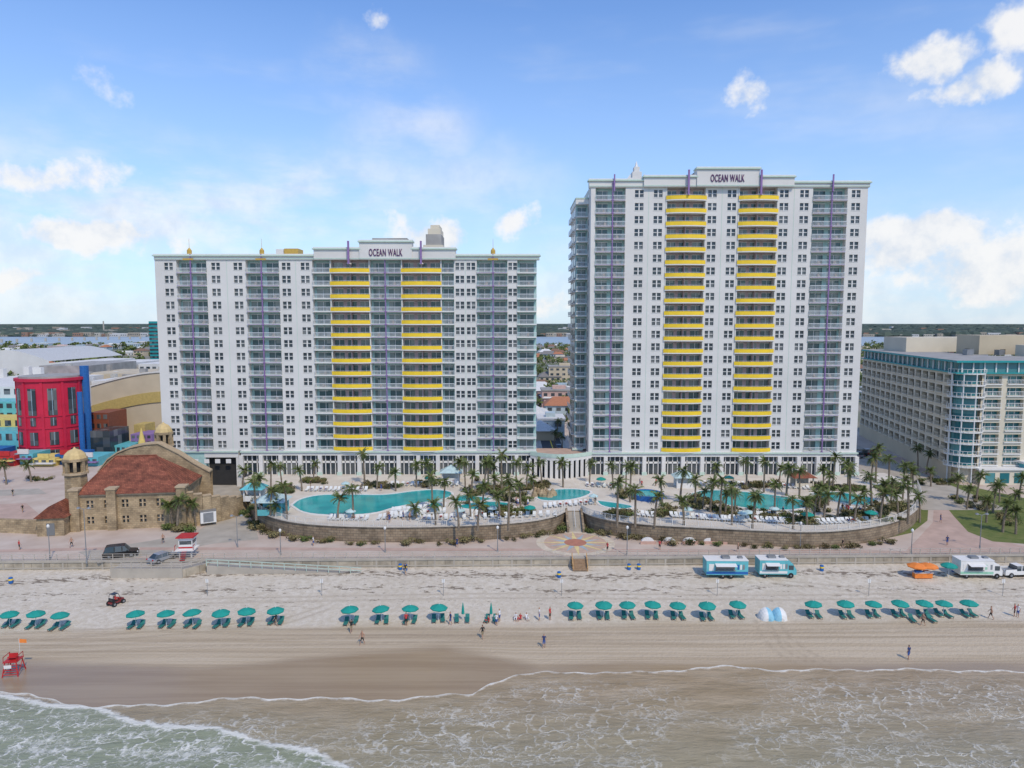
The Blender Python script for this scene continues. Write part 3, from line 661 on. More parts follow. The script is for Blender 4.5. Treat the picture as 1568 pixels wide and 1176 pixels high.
# ------------------------------------------------------------------ left: band shell
bx_,by_=G(196,812,ZB)
e=empty('bandshell_building'); T=(bx_,by_+1,math.radians(8))
W=M(T)
wW,wD,wH=17.5,13,6.6
W2=M(T); Gl=M(T)
wallgrid(W,Gl,-wW/2,wW/2,ZB,ZB+wH,0,[(-7.6+k*3.1,-6.4+k*3.1) for k in range(5)],[(ZB+1.2,ZB+2.6),(ZB+4.2,ZB+5.7)],.4,True,0,1)
W.box(-wW/2+.01,wW/2-.01,.5,wD,ZB,ZB+wH,0); W.box(-wW/2,-wW/2+.02,0,.5,ZB,ZB+wH,0); W.box(wW/2-.02,wW/2,0,.5,ZB,ZB+wH,0)
W.box(-wW/2-.3,wW/2+.3,-.3,wD+.3,ZB+wH,ZB+wH+.35,1)
z=ZB+wH+.35
W2.add([(-wW/2-.5,-.6,z),(wW/2+.5,-.6,z),(wW/2+.5,wD+.6,z),(-wW/2-.5,wD+.6,z),(-wW/2+3.5,wD*.62,z+5.6),(wW/2-6.5,wD*.62,z+5.6)],[(0,1,5,4),(1,2,5),(2,3,4,5),(3,0,4)],0)
W2.beam((-wW/2+3.5,wD*.62,z+5.55),(wW/2-6.5,wD*.62,z+5.55),.4,.2,0)
for p,q in (((-wW/2-.5,-.6,z),(-wW/2+3.5,wD*.62,z+5.6)),((wW/2+.5,-.6,z),(wW/2-6.5,wD*.62,z+5.6))): W2.tube(p,q,.18,n=6,mi=0)
for x in (-wW/2-.7,-wW/2+wW*.33,wW/2+.7): W.prism([(x-.8,-.8),(x+.8,-.8),(x+.8,1.2),(x-.8,1.2)],ZB,ZB+wH+1.2,0); W.box(x-.95,x+.95,-.95,1.35,ZB+wH+1.2,ZB+wH+1.5,1)
W.box(-wW/2-6.2,-wW/2-1.6,-2.8,3,ZB,ZB+3.4,0); W2.add([(-wW/2-6.6,-3.2,ZB+3.4),(-wW/2-1.2,-3.2,ZB+3.4),(-wW/2-1.2,3.2,ZB+3.4),(-wW/2-6.6,3.2,ZB+3.4),(-wW/2-3.9,-3.2,ZB+5.6),(-wW/2-3.9,3.2,ZB+5.6)],[(0,4,5,3),(1,2,5,4),(0,1,4),(2,3,5)],0)
Gl.box(-wW/2-4.6,-wW/2-3.2,-2.84,-2.8,ZB+.1,ZB+2.4,0)
def oct(x,y,r,h):
    W.cyl(x,y,ZB,ZB+h,r*1.12,r,8,0); W.cyl(x,y,ZB+h,ZB+h+.4,r*1.2,r*1.2,8,1)
    for k in range(8):
        a=math.pi/8+k*math.pi/4; W.obox(x+r*.9*math.cos(a),y+r*.9*math.sin(a),ZB+h+.4,ZB+h+2.6,.55,.55,a,0)
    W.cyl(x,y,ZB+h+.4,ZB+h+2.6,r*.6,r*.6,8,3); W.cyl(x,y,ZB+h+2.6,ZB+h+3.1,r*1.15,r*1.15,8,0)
    W.lathe(x,y,[(r*1.05,ZB+h+3.1),(r*.95,ZB+h+3.8),(r*.6,ZB+h+4.5),(r*.15,ZB+h+4.9),(.02,ZB+h+5.3)],8,2)
oct(-wW/2-3,5.6,2.0,9.8); oct(wW/2-8.2,17.5,1.7,12.8)
# shell: low stepped arched wall behind the roof, sweeping up towards the rear turret
pf=[(-wW/2-2.5,ZB+8.2),(-wW/2-.5,ZB+10.8),(-wW/2+1.5,ZB+12.2),(-wW/2+4,ZB+13.2),(-wW/2+7,ZB+13.8),(-wW/2+9.5,ZB+13.9),(wW/2-4,ZB+11.6),(wW/2-1,ZB+9.4),(wW/2+2,ZB+7.6)]
n=len(pf)
vs=[(x,yy,z_) for yy in (13.7,15.4) for x,z_ in pf]+[(x,yy,ZB) for yy in (13.7,15.4) for x,z_ in pf]
W.add(vs,[(2*n+k,2*n+k+1,k+1,k) for k in range(n-1)]+[(3*n+k+1,3*n+k,n+k,n+k+1) for k in range(n-1)]+[(k,k+1,n+k+1,n+k) for k in range(n-1)],0)
for p,q in zip(pf[:-1],pf[1:]): W.beam((p[0],14.5,p[1]+.01),(q[0],14.5,q[1]+.01),2.1,.3,1)
for k in range(10):
    a0=math.radians(-90+k*9); a1=math.radians(-90+(k+1)*9); r=13; c0=(wW/2+1,13.5)
    p=(c0[0]+r*.75*math.cos(a0),c0[1]+r*math.sin(a0)); q=(c0[0]+r*.75*math.cos(a1),c0[1]+r*math.sin(a1))
    hh=6.5-k*.45; W.beam((*p,ZB),(*q,ZB),.7,hh,0); W.beam((*p,ZB+hh),(*q,ZB+hh),.9,.2,1)
W.beam((-wW/2-6.5,-1,ZB),(-wW/2-16,1.5,ZB),.6,2.6,0)
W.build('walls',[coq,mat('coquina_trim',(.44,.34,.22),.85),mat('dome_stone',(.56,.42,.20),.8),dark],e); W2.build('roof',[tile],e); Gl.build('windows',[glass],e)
# ------------------------------------------------------------------ red drum building and neighbours
e=empty('red_rotunda_building'); yy=201; cx=xu(82,640,yy); r=xu(126,640,yy)-cx; zt=P(82,577,yy)[1]
W=M();Gl=M(); W.cyl(cx,yy,ZB,zt,r,n=40,mi=0); W.lathe(cx,yy,[(r,zt-.8),(r+.5,zt-.8),(r+.5,zt),(r-.5,zt+.001)],40,0); W.cyl(cx,yy,zt+.002,zt+.5,r-.6,n=40,mi=1)
for k in range(-3,4):
    a=math.radians(-90+k*34); 
    for (za,zb_,w) in ((.03,.12,2.2),(.18,.34,2.2),(.42,.52,1.5),(.55,.88,2.2)):
        Gl.obox(cx+(r+.02)*math.cos(a),yy+(r+.02)*math.sin(a),ZB+(zt-ZB)*za,ZB+(zt-ZB)*zb_,w,.25,a+math.pi/2,0)
        Gl.obox(cx+(r+.14)*math.cos(a),yy+(r+.14)*math.sin(a),ZB+(zt-ZB)*za,ZB+(zt-ZB)*zb_,.12,.1,a+math.pi/2,1)
    W.obox(cx+(r+.05)*math.cos(a+.3),yy+(r+.05)*math.sin(a+.3),ZB,zt-.8,.7,.3,a+.3+math.pi/2,0)
for zz in (.15,.38,.53): W.lathe(cx,yy,[(r+.02,ZB+(zt-ZB)*zz),(r+.2,ZB+(zt-ZB)*zz),(r+.2,ZB+(zt-ZB)*zz+.3),(r+.02,ZB+(zt-ZB)*zz+.3)],40,0)
W.build('drum',[redpink,roofm],e); Gl.build('windows',[glass,mat('blue_mullion',(.3,.42,.5),.5)],e)
def pbox(g,u0,u1,vt,y,depth,mi,zb=ZB,n=0):
    x0=xu(u0,vt,y);x1=xu(u1,vt,y);zt=P(u0,vt,y)[1]; g.box(x0,x1,y,y+depth,zb,zt,mi); return x0,x1,zt
def withwins(g,x0,x1,y,z0,z1,nx,nz,mi):
    for i in range(nx):
        for k in range(nz):
            w=(x1-x0)/nx; h=(z1-z0)/nz; g.box(x0+w*(i+.2),x0+w*(i+.8),y-.06,y-.01,z0+h*(k+.3),z0+h*(k+.8),mi)
e=empty('entertainment_complex'); W=M()
mm=[beige,cyan,blue,purple,mat('mustard_stucco',(.46,.35,.12),.8),white,roofm,red,glass,mat('pink_stucco',(.5,.3,.32)),mat('rust_panel',(.22,.07,.04),.6),mat('tan_roof',(.45,.43,.38)),mat('pale_yellow',(.64,.50,.16))]
a=pbox(W,-60,38,660,196,8,1); withwins(W,a[0],a[1],196,ZB,a[2],6,2,8)
a=pbox(W,-60,36,640,204,14,12); withwins(W,a[0],a[1],204,ZB,a[2],6,3,8)
a=pbox(W,-60,34,615,212,20,1); withwins(W,a[0],a[1],212,ZB,a[2],7,5,8)
a=pbox(W,-60,34,592,222,20,5); withwins(W,a[0],a[1],222,ZB,a[2],6,5,8)
for k in range(9): 
    xk=a[0]+k*2.4; W.box(xk,xk+.3,211,211.4,ZB,a[2]-4+k%3,5)
# low shop fronts at the foot of the rotunda
for i,(u0,u1,v,mi) in enumerate([(-50,-8,690,2),(-8,22,698,7),(22,50,695,1),(50,84,702,12),(84,118,696,2),(118,150,700,1)]):
    a=pbox(W,u0,u1,v,186-i%2*2,8,mi); yq=186-i%2*2; withwins(W,a[0],a[1],yq,ZB,a[2],3,1,8); W.box(a[0]-.3,a[1]+.3,yq-1.6,yq-.07,a[2]-1.3,a[2]-1.1,[5,12,3][i%3])
    W.box((a[0]+a[1])/2-1.5,(a[0]+a[1])/2+1.5,yq-.2,yq+.2,a[2],a[2]+1.3,[12,7,5][i%3])
W.cyl(xu(131,600,203),203,ZB,P(0,560,203)[1],1.2,n=12,mi=2); W.cyl(xu(122,600,196),196,ZB,P(0,600,196)[1],.7,n=10,mi=2)
a=pbox(W,138,168,660,198,10,8); a=pbox(W,136,166,632,210,10,10); withwins(W,a[0],a[1],210,ZB,a[2],3,4,8)
a=pbox(W,170,200,682,200,8,1); withwins(W,a[0],a[1],200,ZB,a[2],4,1,8)
a=pbox(W,200,232,665,206,8,3); withwins(W,a[0],a[1],206,ZB,a[2],4,3,8)
a=pbox(W,224,252,690,188,10,5); withwins(W,a[0],a[1],188,ZB,a[2],4,2,2)
a=pbox(W,205,222,650,212,6,4); W.cyl(xu(216,650,204),204,ZB,P(0,655,204)[1],1.6,0.1,12,12)
a=pbox(W,216,250,668,214,8,12); withwins(W,a[0],a[1],214,ZB,a[2],4,3,8)
y0=225;x0=xu(140,600,y0);x1=xu(262,600,y0);N_=12
top=[(x0+(x1-x0)*k/N_, P(0,603-22*math.sin(math.pi*.5*k/N_),y0)[1]) for k in range(N_+1)]
for (p,q) in zip(top[:-1],top[1:]):
    W.quad((p[0],y0,ZB),(q[0],y0,ZB),(q[0],y0,q[1]+3),(p[0],y0,p[1]+3),0); W.quad((p[0],y0,p[1]+3),(q[0],y0,q[1]+3),(q[0],y0+35,q[1]+3),(p[0],y0+35,p[1]+3),11)
    W.beam((p[0],y0-.2,p[1]+2.4),(q[0],y0-.2,q[1]+2.4),.3,.5,5)
    W.beam((p[0],y0-.2,p[1]-7.4),(q[0],y0-.2,q[1]-7.4),.3,3.5,4)
W.quad((x0,y0+35,ZB),(x0,y0,ZB),(x0,y0,top[0][1]+3),(x0,y0+35,top[0][1]+3),0)
a=pbox(W,140,240,583,262,20,5); a=pbox(W,128,240,572,290,30,0)
a=pbox(W,-80,60,586,250,40,5); a=pbox(W,0,100,580,280,30,9); 
a=pbox(W,60,135,560,310,40,6); 
for k in range(34): 
    xk=random.uniform(-210,-120); yk=random.uniform(252,318); W.box(xk,xk+random.uniform(1.5,4),yk,yk+2,10,a[2]-3+random.uniform(0,4),random.choice([5,6,11]))
W.build('blocks',mm,e)
e=empty('arena_building'); W=M(); y0=420; x0=xu(-60,550,y0);x1=xu(75,550,y0);N_=12
for k in range(N_):
    f=lambda t:(x0+(x1-x0)*t, P(0,553-17*math.sin(math.pi*t),y0)[1])
    p=f(k/N_);q=f((k+1)/N_); W.quad((p[0],y0,ZB),(q[0],y0,ZB),(q[0],y0,q[1]),(p[0],y0,p[1]),0); W.quad((p[0],y0,p[1]),(q[0],y0,q[1]),(q[0],y0+80,q[1]),(p[0],y0+80,p[1]),1)
for k in range(3): 
    W.box(x1+k*22,x1+20+k*22,y0+10*k,y0+60,ZB,P(0,556+k*2,y0)[1],0)
    for j in range(5): W.box(x1+k*22+1+j*4,x1+k*22+3.4+j*4,y0+10*k-.1,y0+10*k-.02,ZB+8,ZB+11,2)
W.build('hall',[white,mat('arena_roof',(.50,.50,.48),.6),glass],e)
# ------------------------------------------------------------------ town behind
roofc=[mat('shingle_grey',(.2,.19,.18),.9),mat('shingle_brown',(.22,.13,.09),.9),mat('roof_white',(.6,.6,.58),.8),mat('roof_terracotta',(.4,.17,.09),.8)]
wallc=[white,cream,beige,mat('pale_blue_wall',(.4,.5,.55)),mat('pink_wall',(.55,.38,.33))]
def house(x,y,w,d,h,a,flat=False):
    g=M((x,y,a)); g.box(-w/2,w/2,0,d,ZB,ZB+h,0); z=ZB+h
    if flat: g.box(-w/2-.3,w/2+.3,-.3,d+.3,z,z+.7,1); g.box(-w/5,w/6,d*.3,d*.6,z+.7,z+2.2,0)
    else: g.add([(-w/2-.6,-.6,z),(w/2+.6,-.6,z),(w/2+.6,d+.6,z),(-w/2-.6,d+.6,z),(-w/4,d/2,z+w*.22),(w/4,d/2,z+w*.22)],[(0,1,5,4),(1,2,5),(2,3,4,5),(3,0,4)],1)
    nf=max(1,int(h/3)); nx=max(2,int(w/3.2))
    for f in range(nf):
        for k in range(nx):
            if f==0 and k==nx//2: g.box(-w/2+w*(k+.3)/nx,-w/2+w*(k+.65)/nx,-.07,-.01,ZB,ZB+2.1,3)
            else: g.box(-w/2+w*(k+.25)/nx,-w/2+w*(k+.75)/nx,-.07,-.01,ZB+f*3+.9,ZB+f*3+2.2,2)
    g.build('house' if not flat else 'commercial_building',[random.choice(wallc),random.choice(roofc) if not flat else random.choice([roofc[2],roofm,roofc[0]]),glass,wood])
def sector(u0,u1,ya,yb,n,flatp=.3,big=1):
    for _ in range(n):
        y=ya+(yb-ya)*random.random()**1.1; u=random.uniform(u0,u1); x=(u-784)/F*y*1.0
        fl=random.random()<flatp
        if 96<x<165 and y<245: continue
        house(x,y,random.uniform(9,16)*(2*big if fl else 1),random.uniform(9,14)*(1.5 if fl else 1),random.choice([3.2,3.2,6.4,9.5]) if fl else random.choice([3.2,3.2,6]),random.choice([0,0,.1,-.1,math.pi/2]),fl)
sector(800,900,230,1100,60,.3); sector(-60,260,330,1150,80,.5,1.3); sector(1310,1620,330,1150,44,.4)
for (u,y,w,h) in [(858,300,16,9),(845,230,9,6),(868,420,22,12)]: house((u-784)/F*y,y,w,12,h,0,True)
g=M(); g.poly([(9.5,D+8),(16,D+8),(16,1150),(9.5,1150)],ZB+.02); g.poly([(12.6,D+8),(12.9,D+8),(12.9,1150),(12.6,1150)],ZB+.03,1)
g.build('street',[asph,yellow])
g=M(); 
for xx in (8.4,16): g.box(xx,xx+1.1,D+22,1150,ZB-.1,ZB+.13)
g.build('street_kerb',[conc])
g=M(); g.poly([(86,140),(104,140),(118,300),(90,300)],ZB+.02); g.build('service_road',[conc])
def treemass(name,n,fn,size,cnt,leaf):
    g=M()
    for _ in range(n):
        x,y=fn(); s=random.uniform(.7,1.4)*size; z=ZB+s*.75
        g.tube((x,y,ZB),(x,y,z),.3,.15,4,2)
        for c in range(3):
            g.leaves(x+random.uniform(-.5,.5)*s,y+random.uniform(-.5,.5)*s,z+random.uniform(-.1,.4)*s,s*.6,s*.6,s*.45,cnt//3,leaf*s/5,(0,1))
    g.build(name,[leafA,leafB,bark])
def fgap():
    while True:
        y=random.uniform(225,1150); x=(random.uniform(790,905)-784)/F*y
        if not 7.5<x<17.5: return x,y
treemass('town_trees',170,fgap,4.6,54,1.0)
def fl():
    y=310+840*random.random(); return (random.uniform(-80,260)-784)/F*y,y
treemass('town_trees',330,fl,5,36,1.5)
def fr_():
    y=300+850*random.random(); return (random.uniform(1300,1640)-784)/F*y,y
treemass('town_trees',280,fr_,5,36,1.5)
g=M(); 
for _ in range(9000):
    y=1990+6500*random.random()**1.8; u=random.uniform(-250,1820); x=(u-784)/F*y; s=random.uniform(8,15)*(1+y/9000)
    n=6; vs=[(x+s*1.6*math.cos(k*1.047+_)*random.uniform(.7,1.2),y+s*1.6*math.sin(k*1.047+_),ZB+random.uniform(0,s*.3)) for k in range(n)]+[(x+s*.9*math.cos(k*1.047+_),y+s*.9*math.sin(k*1.047+_),ZB+s*random.uniform(.65,.9)) for k in range(n)]+[(x,y,ZB+s)]
    g.add(vs,[(k,(k+1)%n,n+(k+1)%n,n+k) for k in range(n)]+[(n+k,n+(k+1)%n,2*n) for k in range(n)],random.choice([0,0,1]))
g.build('distant_trees',[mat('far_foliage_dark',(.055,.08,.065),.95,.2,.01),mat('far_foliage',(.08,.105,.08),.95,.2,.01)])
g=M(); g.poly([(-20000,1960),(20000,1960),(20000,39000),(-20000,39000)],ZB+.06); g.build('distant_hills',[mat('far_land',(.075,.095,.08),.95,.2,.002)])
g=M()
for _ in range(170):
    y=random.uniform(1962,1985) if random.random()<.65 else random.uniform(2200,3400); u=random.choice([random.uniform(-50,250),random.uniform(-50,250),random.uniform(820,890),random.uniform(1320,1600)]); x=(u-784)/F*y
    w=random.uniform(10,45); h=random.uniform(5,13)*(1 if y<2100 else 1.8); g.box(x,x+w,y,y+20,ZB,ZB+h,random.choice([0,1,2,2,3])); 
    for k in range(int(w/6)): g.box(x+k*6+1,x+k*6+4,y-.3,y-.05,ZB+h*.4,ZB+h*.7,4)
g.cyl((161-784)/F*2300,2300,ZB,ZB+46,3,2,8,1)
for k in range(26):
    yk=1190+k*30; g.box((60-784)/F*1500-40+k*9,(60-784)/F*1500-36+k*9,yk,yk+2,ZB,ZB+7,1)
g.build('distant_town',[mat('far_white',(.5,.5,.49)),mat('far_cream',(.42,.39,.33)),mat('far_beige',(.33,.29,.23)),mat('rust_wall',(.28,.17,.12)),glass])
g=M(); x0=xu(228,500,600); g.box(x0,x0+16,600,620,ZB,P(0,492,600)[1],0)
for k in range(12): g.box(x0-.1,x0+16.1,599.9,599.95,ZB+2+k*3.2,ZB+3.6+k*3.2,1)
g.build('office_tower',[teal,glass])
# ------------------------------------------------------------------ palms
def palm_mesh(seed,h,nf=26,fl=1.75):
    random.seed(seed); g=M(); bx,by=random.uniform(-.5,.5),random.uniform(-.5,.5); prev=(0,0,-.3); 
    for k in range(1,7):
        t=k/6; p=(bx*t*t,by*t*t,h*t); g.tube(prev,p,.22-.07*(t-1/6),.22-.07*t,7,0); prev=p
    top=Vector(prev)
    g.leaves(top.x,top.y,top.z-.1,.4,.4,.5,20,.25,(3,3))
    for k in range(nf):
        az=random.uniform(0,2*math.pi); el=random.uniform(-.7,1.3); L=fl*random.uniform(.75,1.15)
        d=Vector((math.cos(az)*math.cos(el),math.sin(az)*math.cos(el),math.sin(el)))
        pts=[top.copy()]; cur=top.copy(); dd=d.copy()
        for s in range(5):
            cur=cur+dd*(L/5); dd=(dd+Vector((0,0,-.22))).normalized(); pts.append(cur.copy())
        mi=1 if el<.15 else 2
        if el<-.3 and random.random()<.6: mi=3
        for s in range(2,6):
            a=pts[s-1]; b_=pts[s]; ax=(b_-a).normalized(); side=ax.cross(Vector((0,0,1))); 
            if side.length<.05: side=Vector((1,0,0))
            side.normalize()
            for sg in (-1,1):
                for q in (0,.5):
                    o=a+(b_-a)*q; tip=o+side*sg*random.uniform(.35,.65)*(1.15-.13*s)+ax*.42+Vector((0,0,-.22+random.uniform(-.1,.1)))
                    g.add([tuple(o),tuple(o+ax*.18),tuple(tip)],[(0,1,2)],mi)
        g.tube(pts[0],pts[3],.03,.02,3,mi)
    return g.mesh('palm_mesh',[bark,leafA,leafB,leafC])
PM=[palm_mesh(s,h) for s,h in [(1,5.0),(2,6.0),(3,7.0),(4,4.0),(5,8.0)]]
random.seed(11)
def palm(u,v,z=ZD,kind=None):
    x,y=G(u,v,z)
    if z==ZD and inpool(x,y): y-=1.5
    link('palm_tree',PM[kind if kind is not None else random.randrange(4)],None,(x,y,z),random.uniform(0,6.28),random.uniform(.85,1.12))
pal=[(372,748),(400,762),(395,790),(412,786),(440,792),(465,748),(520,792),(543,792),(605,748),(577,745),(560,738),(640,742),(655,745),(670,800),(682,775),(665,778),(710,742),(725,752),(742,750),(757,757),(770,748),(780,765),(795,770),(740,775),(722,790),(805,745),(818,755),(830,740),(790,748),(765,788),(703,806),(733,806),(778,806),(745,742),(860,742),(760,742),
(940,742),(958,745),(965,765),(972,800),(945,800),(1005,800),(1015,770),(1040,765),(1048,800),(1065,770),(1075,775),(1090,780),(1100,790),(1110,785),(1125,785),(1095,745),(1118,800),(1145,745),(1155,785),(1170,750),(1150,805),(1185,788),(1205,755),(1225,760),(1190,740),(1245,788),(1255,780),(1262,795),(1270,770),(1285,790),(1300,770),(1310,795),(1322,785),(1335,775),(1345,795),(1352,770),(1258,745),(1275,745),(1300,745),(1330,750),(1365,765),(1375,785),(1385,760),(1390,795),(1395,745),(1380,745),(1360,742),(1340,735),(430,748),(415,752),(480,735),(700,735),(905,735),(1235,800),(1215,806)]
for u,v in pal: palm(u+random.uniform(-3,3),v+4)
for u,v in [(265,808),(278,806),(290,804),(272,812),(300,806),(1465,768),(1480,780),(1495,766),(1510,800),(1530,770),(1550,792),(1535,815),(1560,765),(1520,785),(1408,800),(1425,745),(1395,735),(240,728),(225,722),(215,715),(1555,818),(233,712),(10,742),(48,738)]: palm(u,v,ZB,random.choice([0,3,0]))
for u,v in [(640,810),(420,806)]: palm(u,v+8,ZB,0)
for u,v in [(848,690),(853,672),(861,700),(838,668),(872,678),(1405,722),(1418,726)]: palm(u,v,ZB,random.choice([1,2]))
# ------------------------------------------------------------------ shrubs
def shrub_mesh(seed,ms):
    random.seed(seed); g=M()
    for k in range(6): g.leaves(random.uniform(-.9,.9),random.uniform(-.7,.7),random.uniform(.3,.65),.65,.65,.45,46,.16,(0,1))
    for k in range(4): g.tube((0,0,0),(random.uniform(-.6,.6),random.uniform(-.5,.5),.7),.05,.02,4,2)
    return g.mesh('shrub_mesh',ms)
SM=[shrub_mesh(1,[leafA,leafB,bark]),shrub_mesh(2,[leafA,leafC,bark]),shrub_mesh(3,[mat('leaf_brown',(.11,.085,.045),.8),leafC,bark])]
random.seed(5)
def shrub(x,y,z,s=1,k=None):
    if z==ZD and inpool(x,y): return
    link('shrub',SM[random.randrange(3) if k is None else k],None,(x,y,z),random.uniform(0,6.28),s*random.uniform(.6,1.2))
for W_,step in ((WL[8:],1),(WR[3:34],1)):
    for (p,q) in zip(W_[:-1],W_[1:]):
        L_=math.dist(p,q); n=max(1,int(L_/1.4))
        for i in range(n):
            t=(i+random.random()*.6)/n; dx,dy=(q[0]-p[0])/L_,(q[1]-p[1])/L_
            x=p[0]+(q[0]-p[0])*t+dy*random.uniform(.8,1.8); y=p[1]+(q[1]-p[1])*t-dx*random.uniform(.8,1.8)
            if random.random()<.85: shrub(x,y,ZB,1.0,random.choice([0,1,2,2]))
beds=[(400,775,20,20),(435,752,30,6),(580,746,25,4),(660,742,20,4),(720,760,16,14),(745,752,30,10),(790,765,25,8),(810,748,15,5),(770,785,40,6),(960,760,14,10),(950,790,20,5),(1020,785,20,8),(1065,768,15,8),(1110,786,28,9),(1100,768,24,6),(1180,790,30,6),(1160,745,30,4),(1255,775,16,12),(1310,790,30,8),(1340,780,20,10),(1375,780,16,14),(1290,748,40,5),(1360,750,20,6),(1230,800,30,4),(480,738,20,3),(830,744,12,4)]
for u,v,du,dv in beds:
    for _ in range(int(6+du*.5)):
        x,y=G(u+random.gauss(0,du*.5),v+random.gauss(0,dv*.5),ZD); shrub(x,y,ZD,1.0)
for u,v,du,dv,n in [(280,812,20,4,14),(1500,770,30,10,14),(1540,800,20,10,10),(225,728,25,8,24),(60,735,20,3,5),(1425,740,20,5,10)]:
    for _ in range(n):
        x,y=G(u+random.gauss(0,du*.5),v+random.gauss(0,dv*.5),ZB); shrub(x,y,ZB,1.0)
# ------------------------------------------------------------------ loungers, umbrellas
def lounger_mesh(m1,m2):
    g=M(); g.box(-.32,.32,-.6,.75,.32,.38,0)
    g.add([(-.32,.75,.34),(.32,.75,.34),(.32,1.25,.78),(-.32,1.25,.78),(-.32,.75,.42),(.32,.75,.42),(.32,1.2,.84),(-.32,1.2,.84)],[(0,3,2,1),(4,5,6,7),(0,1,5,4),(1,2,6,5),(2,3,7,6),(3,0,4,7)],0)
    for x in (-.28,.28):
        for y in (-.5,.65): g.box(x-.03,x+.03,y-.03,y+.03,0,.33,1)
        g.box(x-.03,x+.03,-.62,.8,.27,.32,1)
    return g.mesh('lounger_mesh',[m1,m2])
LM=lounger_mesh(mat('lounger_green',(.02,.16,.14),.7),wood); LW=lounger_mesh(mat('white_sling',(.64,.65,.63),.7),rail)
def umb_mesh(fab,R=1.35,h=2.3,n=8):
    g=M(); g.cyl(0,0,-.1,h+.25,.035,n=6,mi=1)
    g.lathe(0,0,[(R*.97,h-.46),(R,h-.3),(R*.6,h-.02),(R*.15,h+.17),(.01,h+.2)],n,0)
    g.lathe(0,0,[(.01,h+.12),(R*.6,h-.08),(R*.96,h-.33),(R*.97,h-.46)],n,0)
    g.cyl(0,0,h+.2,h+.4,.05,.02,6,1)
    for k in range(n):
        a=2*math.pi*k/n; g.tube((0,0,h-.35),(R*.6*math.cos(a),R*.6*math.sin(a),h-.08),.012,n=3,mi=1)
    return g.mesh('umbrella_mesh',[fab,rail])
UM=umb_mesh(tealfab,1.25,2.25); US=umb_mesh(mat('pale_blue_fabric',(.42,.56,.56),.7),1.1,2.1); UO=umb_mesh(orange,1.5,2.2)
ub=[15,55,92,209,255,296,339,377,423,537,585,628,671,880,924,961,998,1037,1082,1128,1246,1294,1336,1376,1413,1444,1483]
uy=[960,960,962,961,960,959,959,957,955,954,953,952,951,946,946,945,945,946,947,945,945,944,944,943,943,943,943]
for u,v in zip(ub,uy):
    x,y,z=GB(u,v); o=link('beach_umbrella',UM,None,(x,y,z),random.uniform(0,1),random.uniform(.92,1.0)); o.rotation_euler[0]=random.uniform(-.07,.07); o.rotation_euler[1]=random.uniform(-.07,.07)
    for dx in (-.6,.6): 
        yy_=y-.3+random.uniform(-.25,.2); xx_=x+dx+random.uniform(-.1,.1); link('sun_lounger',LM,None,(xx_,yy_,float(zbeach(xx_,yy_))),random.uniform(-.15,.15),.9)
for u,v in [(700,950),(716,950),(745,950),(758,950),(1395,950),(1425,950)]:
    x,y,z=GB(u,v); link('sun_lounger',LM,None,(x,y-.5,z),random.uniform(-.2,.2),.9)
g=M(); g.cyl(0,0,0,2.7,.03,n=6,mi=1); g.lathe(0,0,[(.05,.9),(.22,1.0),(.16,1.8),(.03,2.6)],8,0); CU=g.mesh('closed_umbrella',[tealfab,rail])
for u,v in [(709,950),(752,950)]:
    x,y,z=GB(u,v); link('closed_beach_umbrella',CU,None,(x,y,z))
random.seed(9)
rows=[(505,796,560,797,9),(470,752,560,752,14),(600,744,700,744,14),(580,796,640,790,8),(600,785,680,778,14),(600,792,680,786,14),(835,778,905,772,10),(940,786,1000,792,9),(1030,792,1140,800,18),(1040,742,1140,744,16),(1130,790,1240,795,18),(1120,797,1240,803,18),(1250,803,1330,800,12),(1170,744,1240,750,10),(900,745,960,748,8),(640,797,700,795,8),(1290,783,1340,786,7),(700,788,760,792,7),(690,797,850,790,16)]
LOC=[]; cnt=0
for u0,v0,u1,v1,n in rows:
    for i in range(n):
        t=i/(n-1); x,y=G(u0+(u1-u0)*t,v0+(v1-v0)*t,ZD); r=random.uniform(-.15,.15)
        if inpool(x,y): continue
        link('pool_lounger',LW,None,(x,y,ZD),r,1.0); LOC.append((x,y,r)); cnt+=1
        if cnt%13==5: link('pool_umbrella',US if random.random()<.6 else UM,None,(x+.5,y+.3,ZD),random.random(),.9)
def hut(u,v,w,d,h,wm,rm):
    x,y=G(u,v,ZD); g=M((x,y,0))
    for sx in (-w/2,w/2-.25):
        for sy in (0,d-.25): g.box(sx,sx+.25,sy,sy+.25,ZD,ZD+h,0)
    g.box(-w/2+.3,w/2-.3,.1,.3,ZD,ZD+1.1,0); g.box(-w/2+.1,w/2-.1,d-.4,d-.2,ZD,ZD+h,0)
    z=ZD+h; g.add([(-w/2-.6,-.6,z),(w/2+.6,-.6,z),(w/2+.6,d+.6,z),(-w/2-.6,d+.6,z),(0,d/2,z+1.6)],[(0,1,4),(1,2,4),(2,3,4),(3,0,4),(0,3,2,1)],1)
    g.build('pool_bar_kiosk',[wm,rm])
hut(412,790,5,4,2.6,cyan,mat('kiosk_roof',(.42,.55,.56))); hut(386,768,3.5,3,2.5,trimw,cyan); hut(1050,748,4,3,2.4,trimw,MATS['kiosk_roof']); hut(1232,748,4,3,2.4,cream,tile); hut(690,740,4,3,2.4,trimw,MATS['kiosk_roof'])
g=M()
for k in range(14):
    x,y=G(835+random.gauss(0,10),758+random.gauss(0,2),ZD); g.lathe(x,y,[(random.uniform(.5,1.1),ZD-.1),(random.uniform(.5,1),ZD+.6),(.3,ZD+random.uniform(.8,1.4)),(.01,ZD+1.5)],6,0)
g.build('rock_waterfall',[coq])
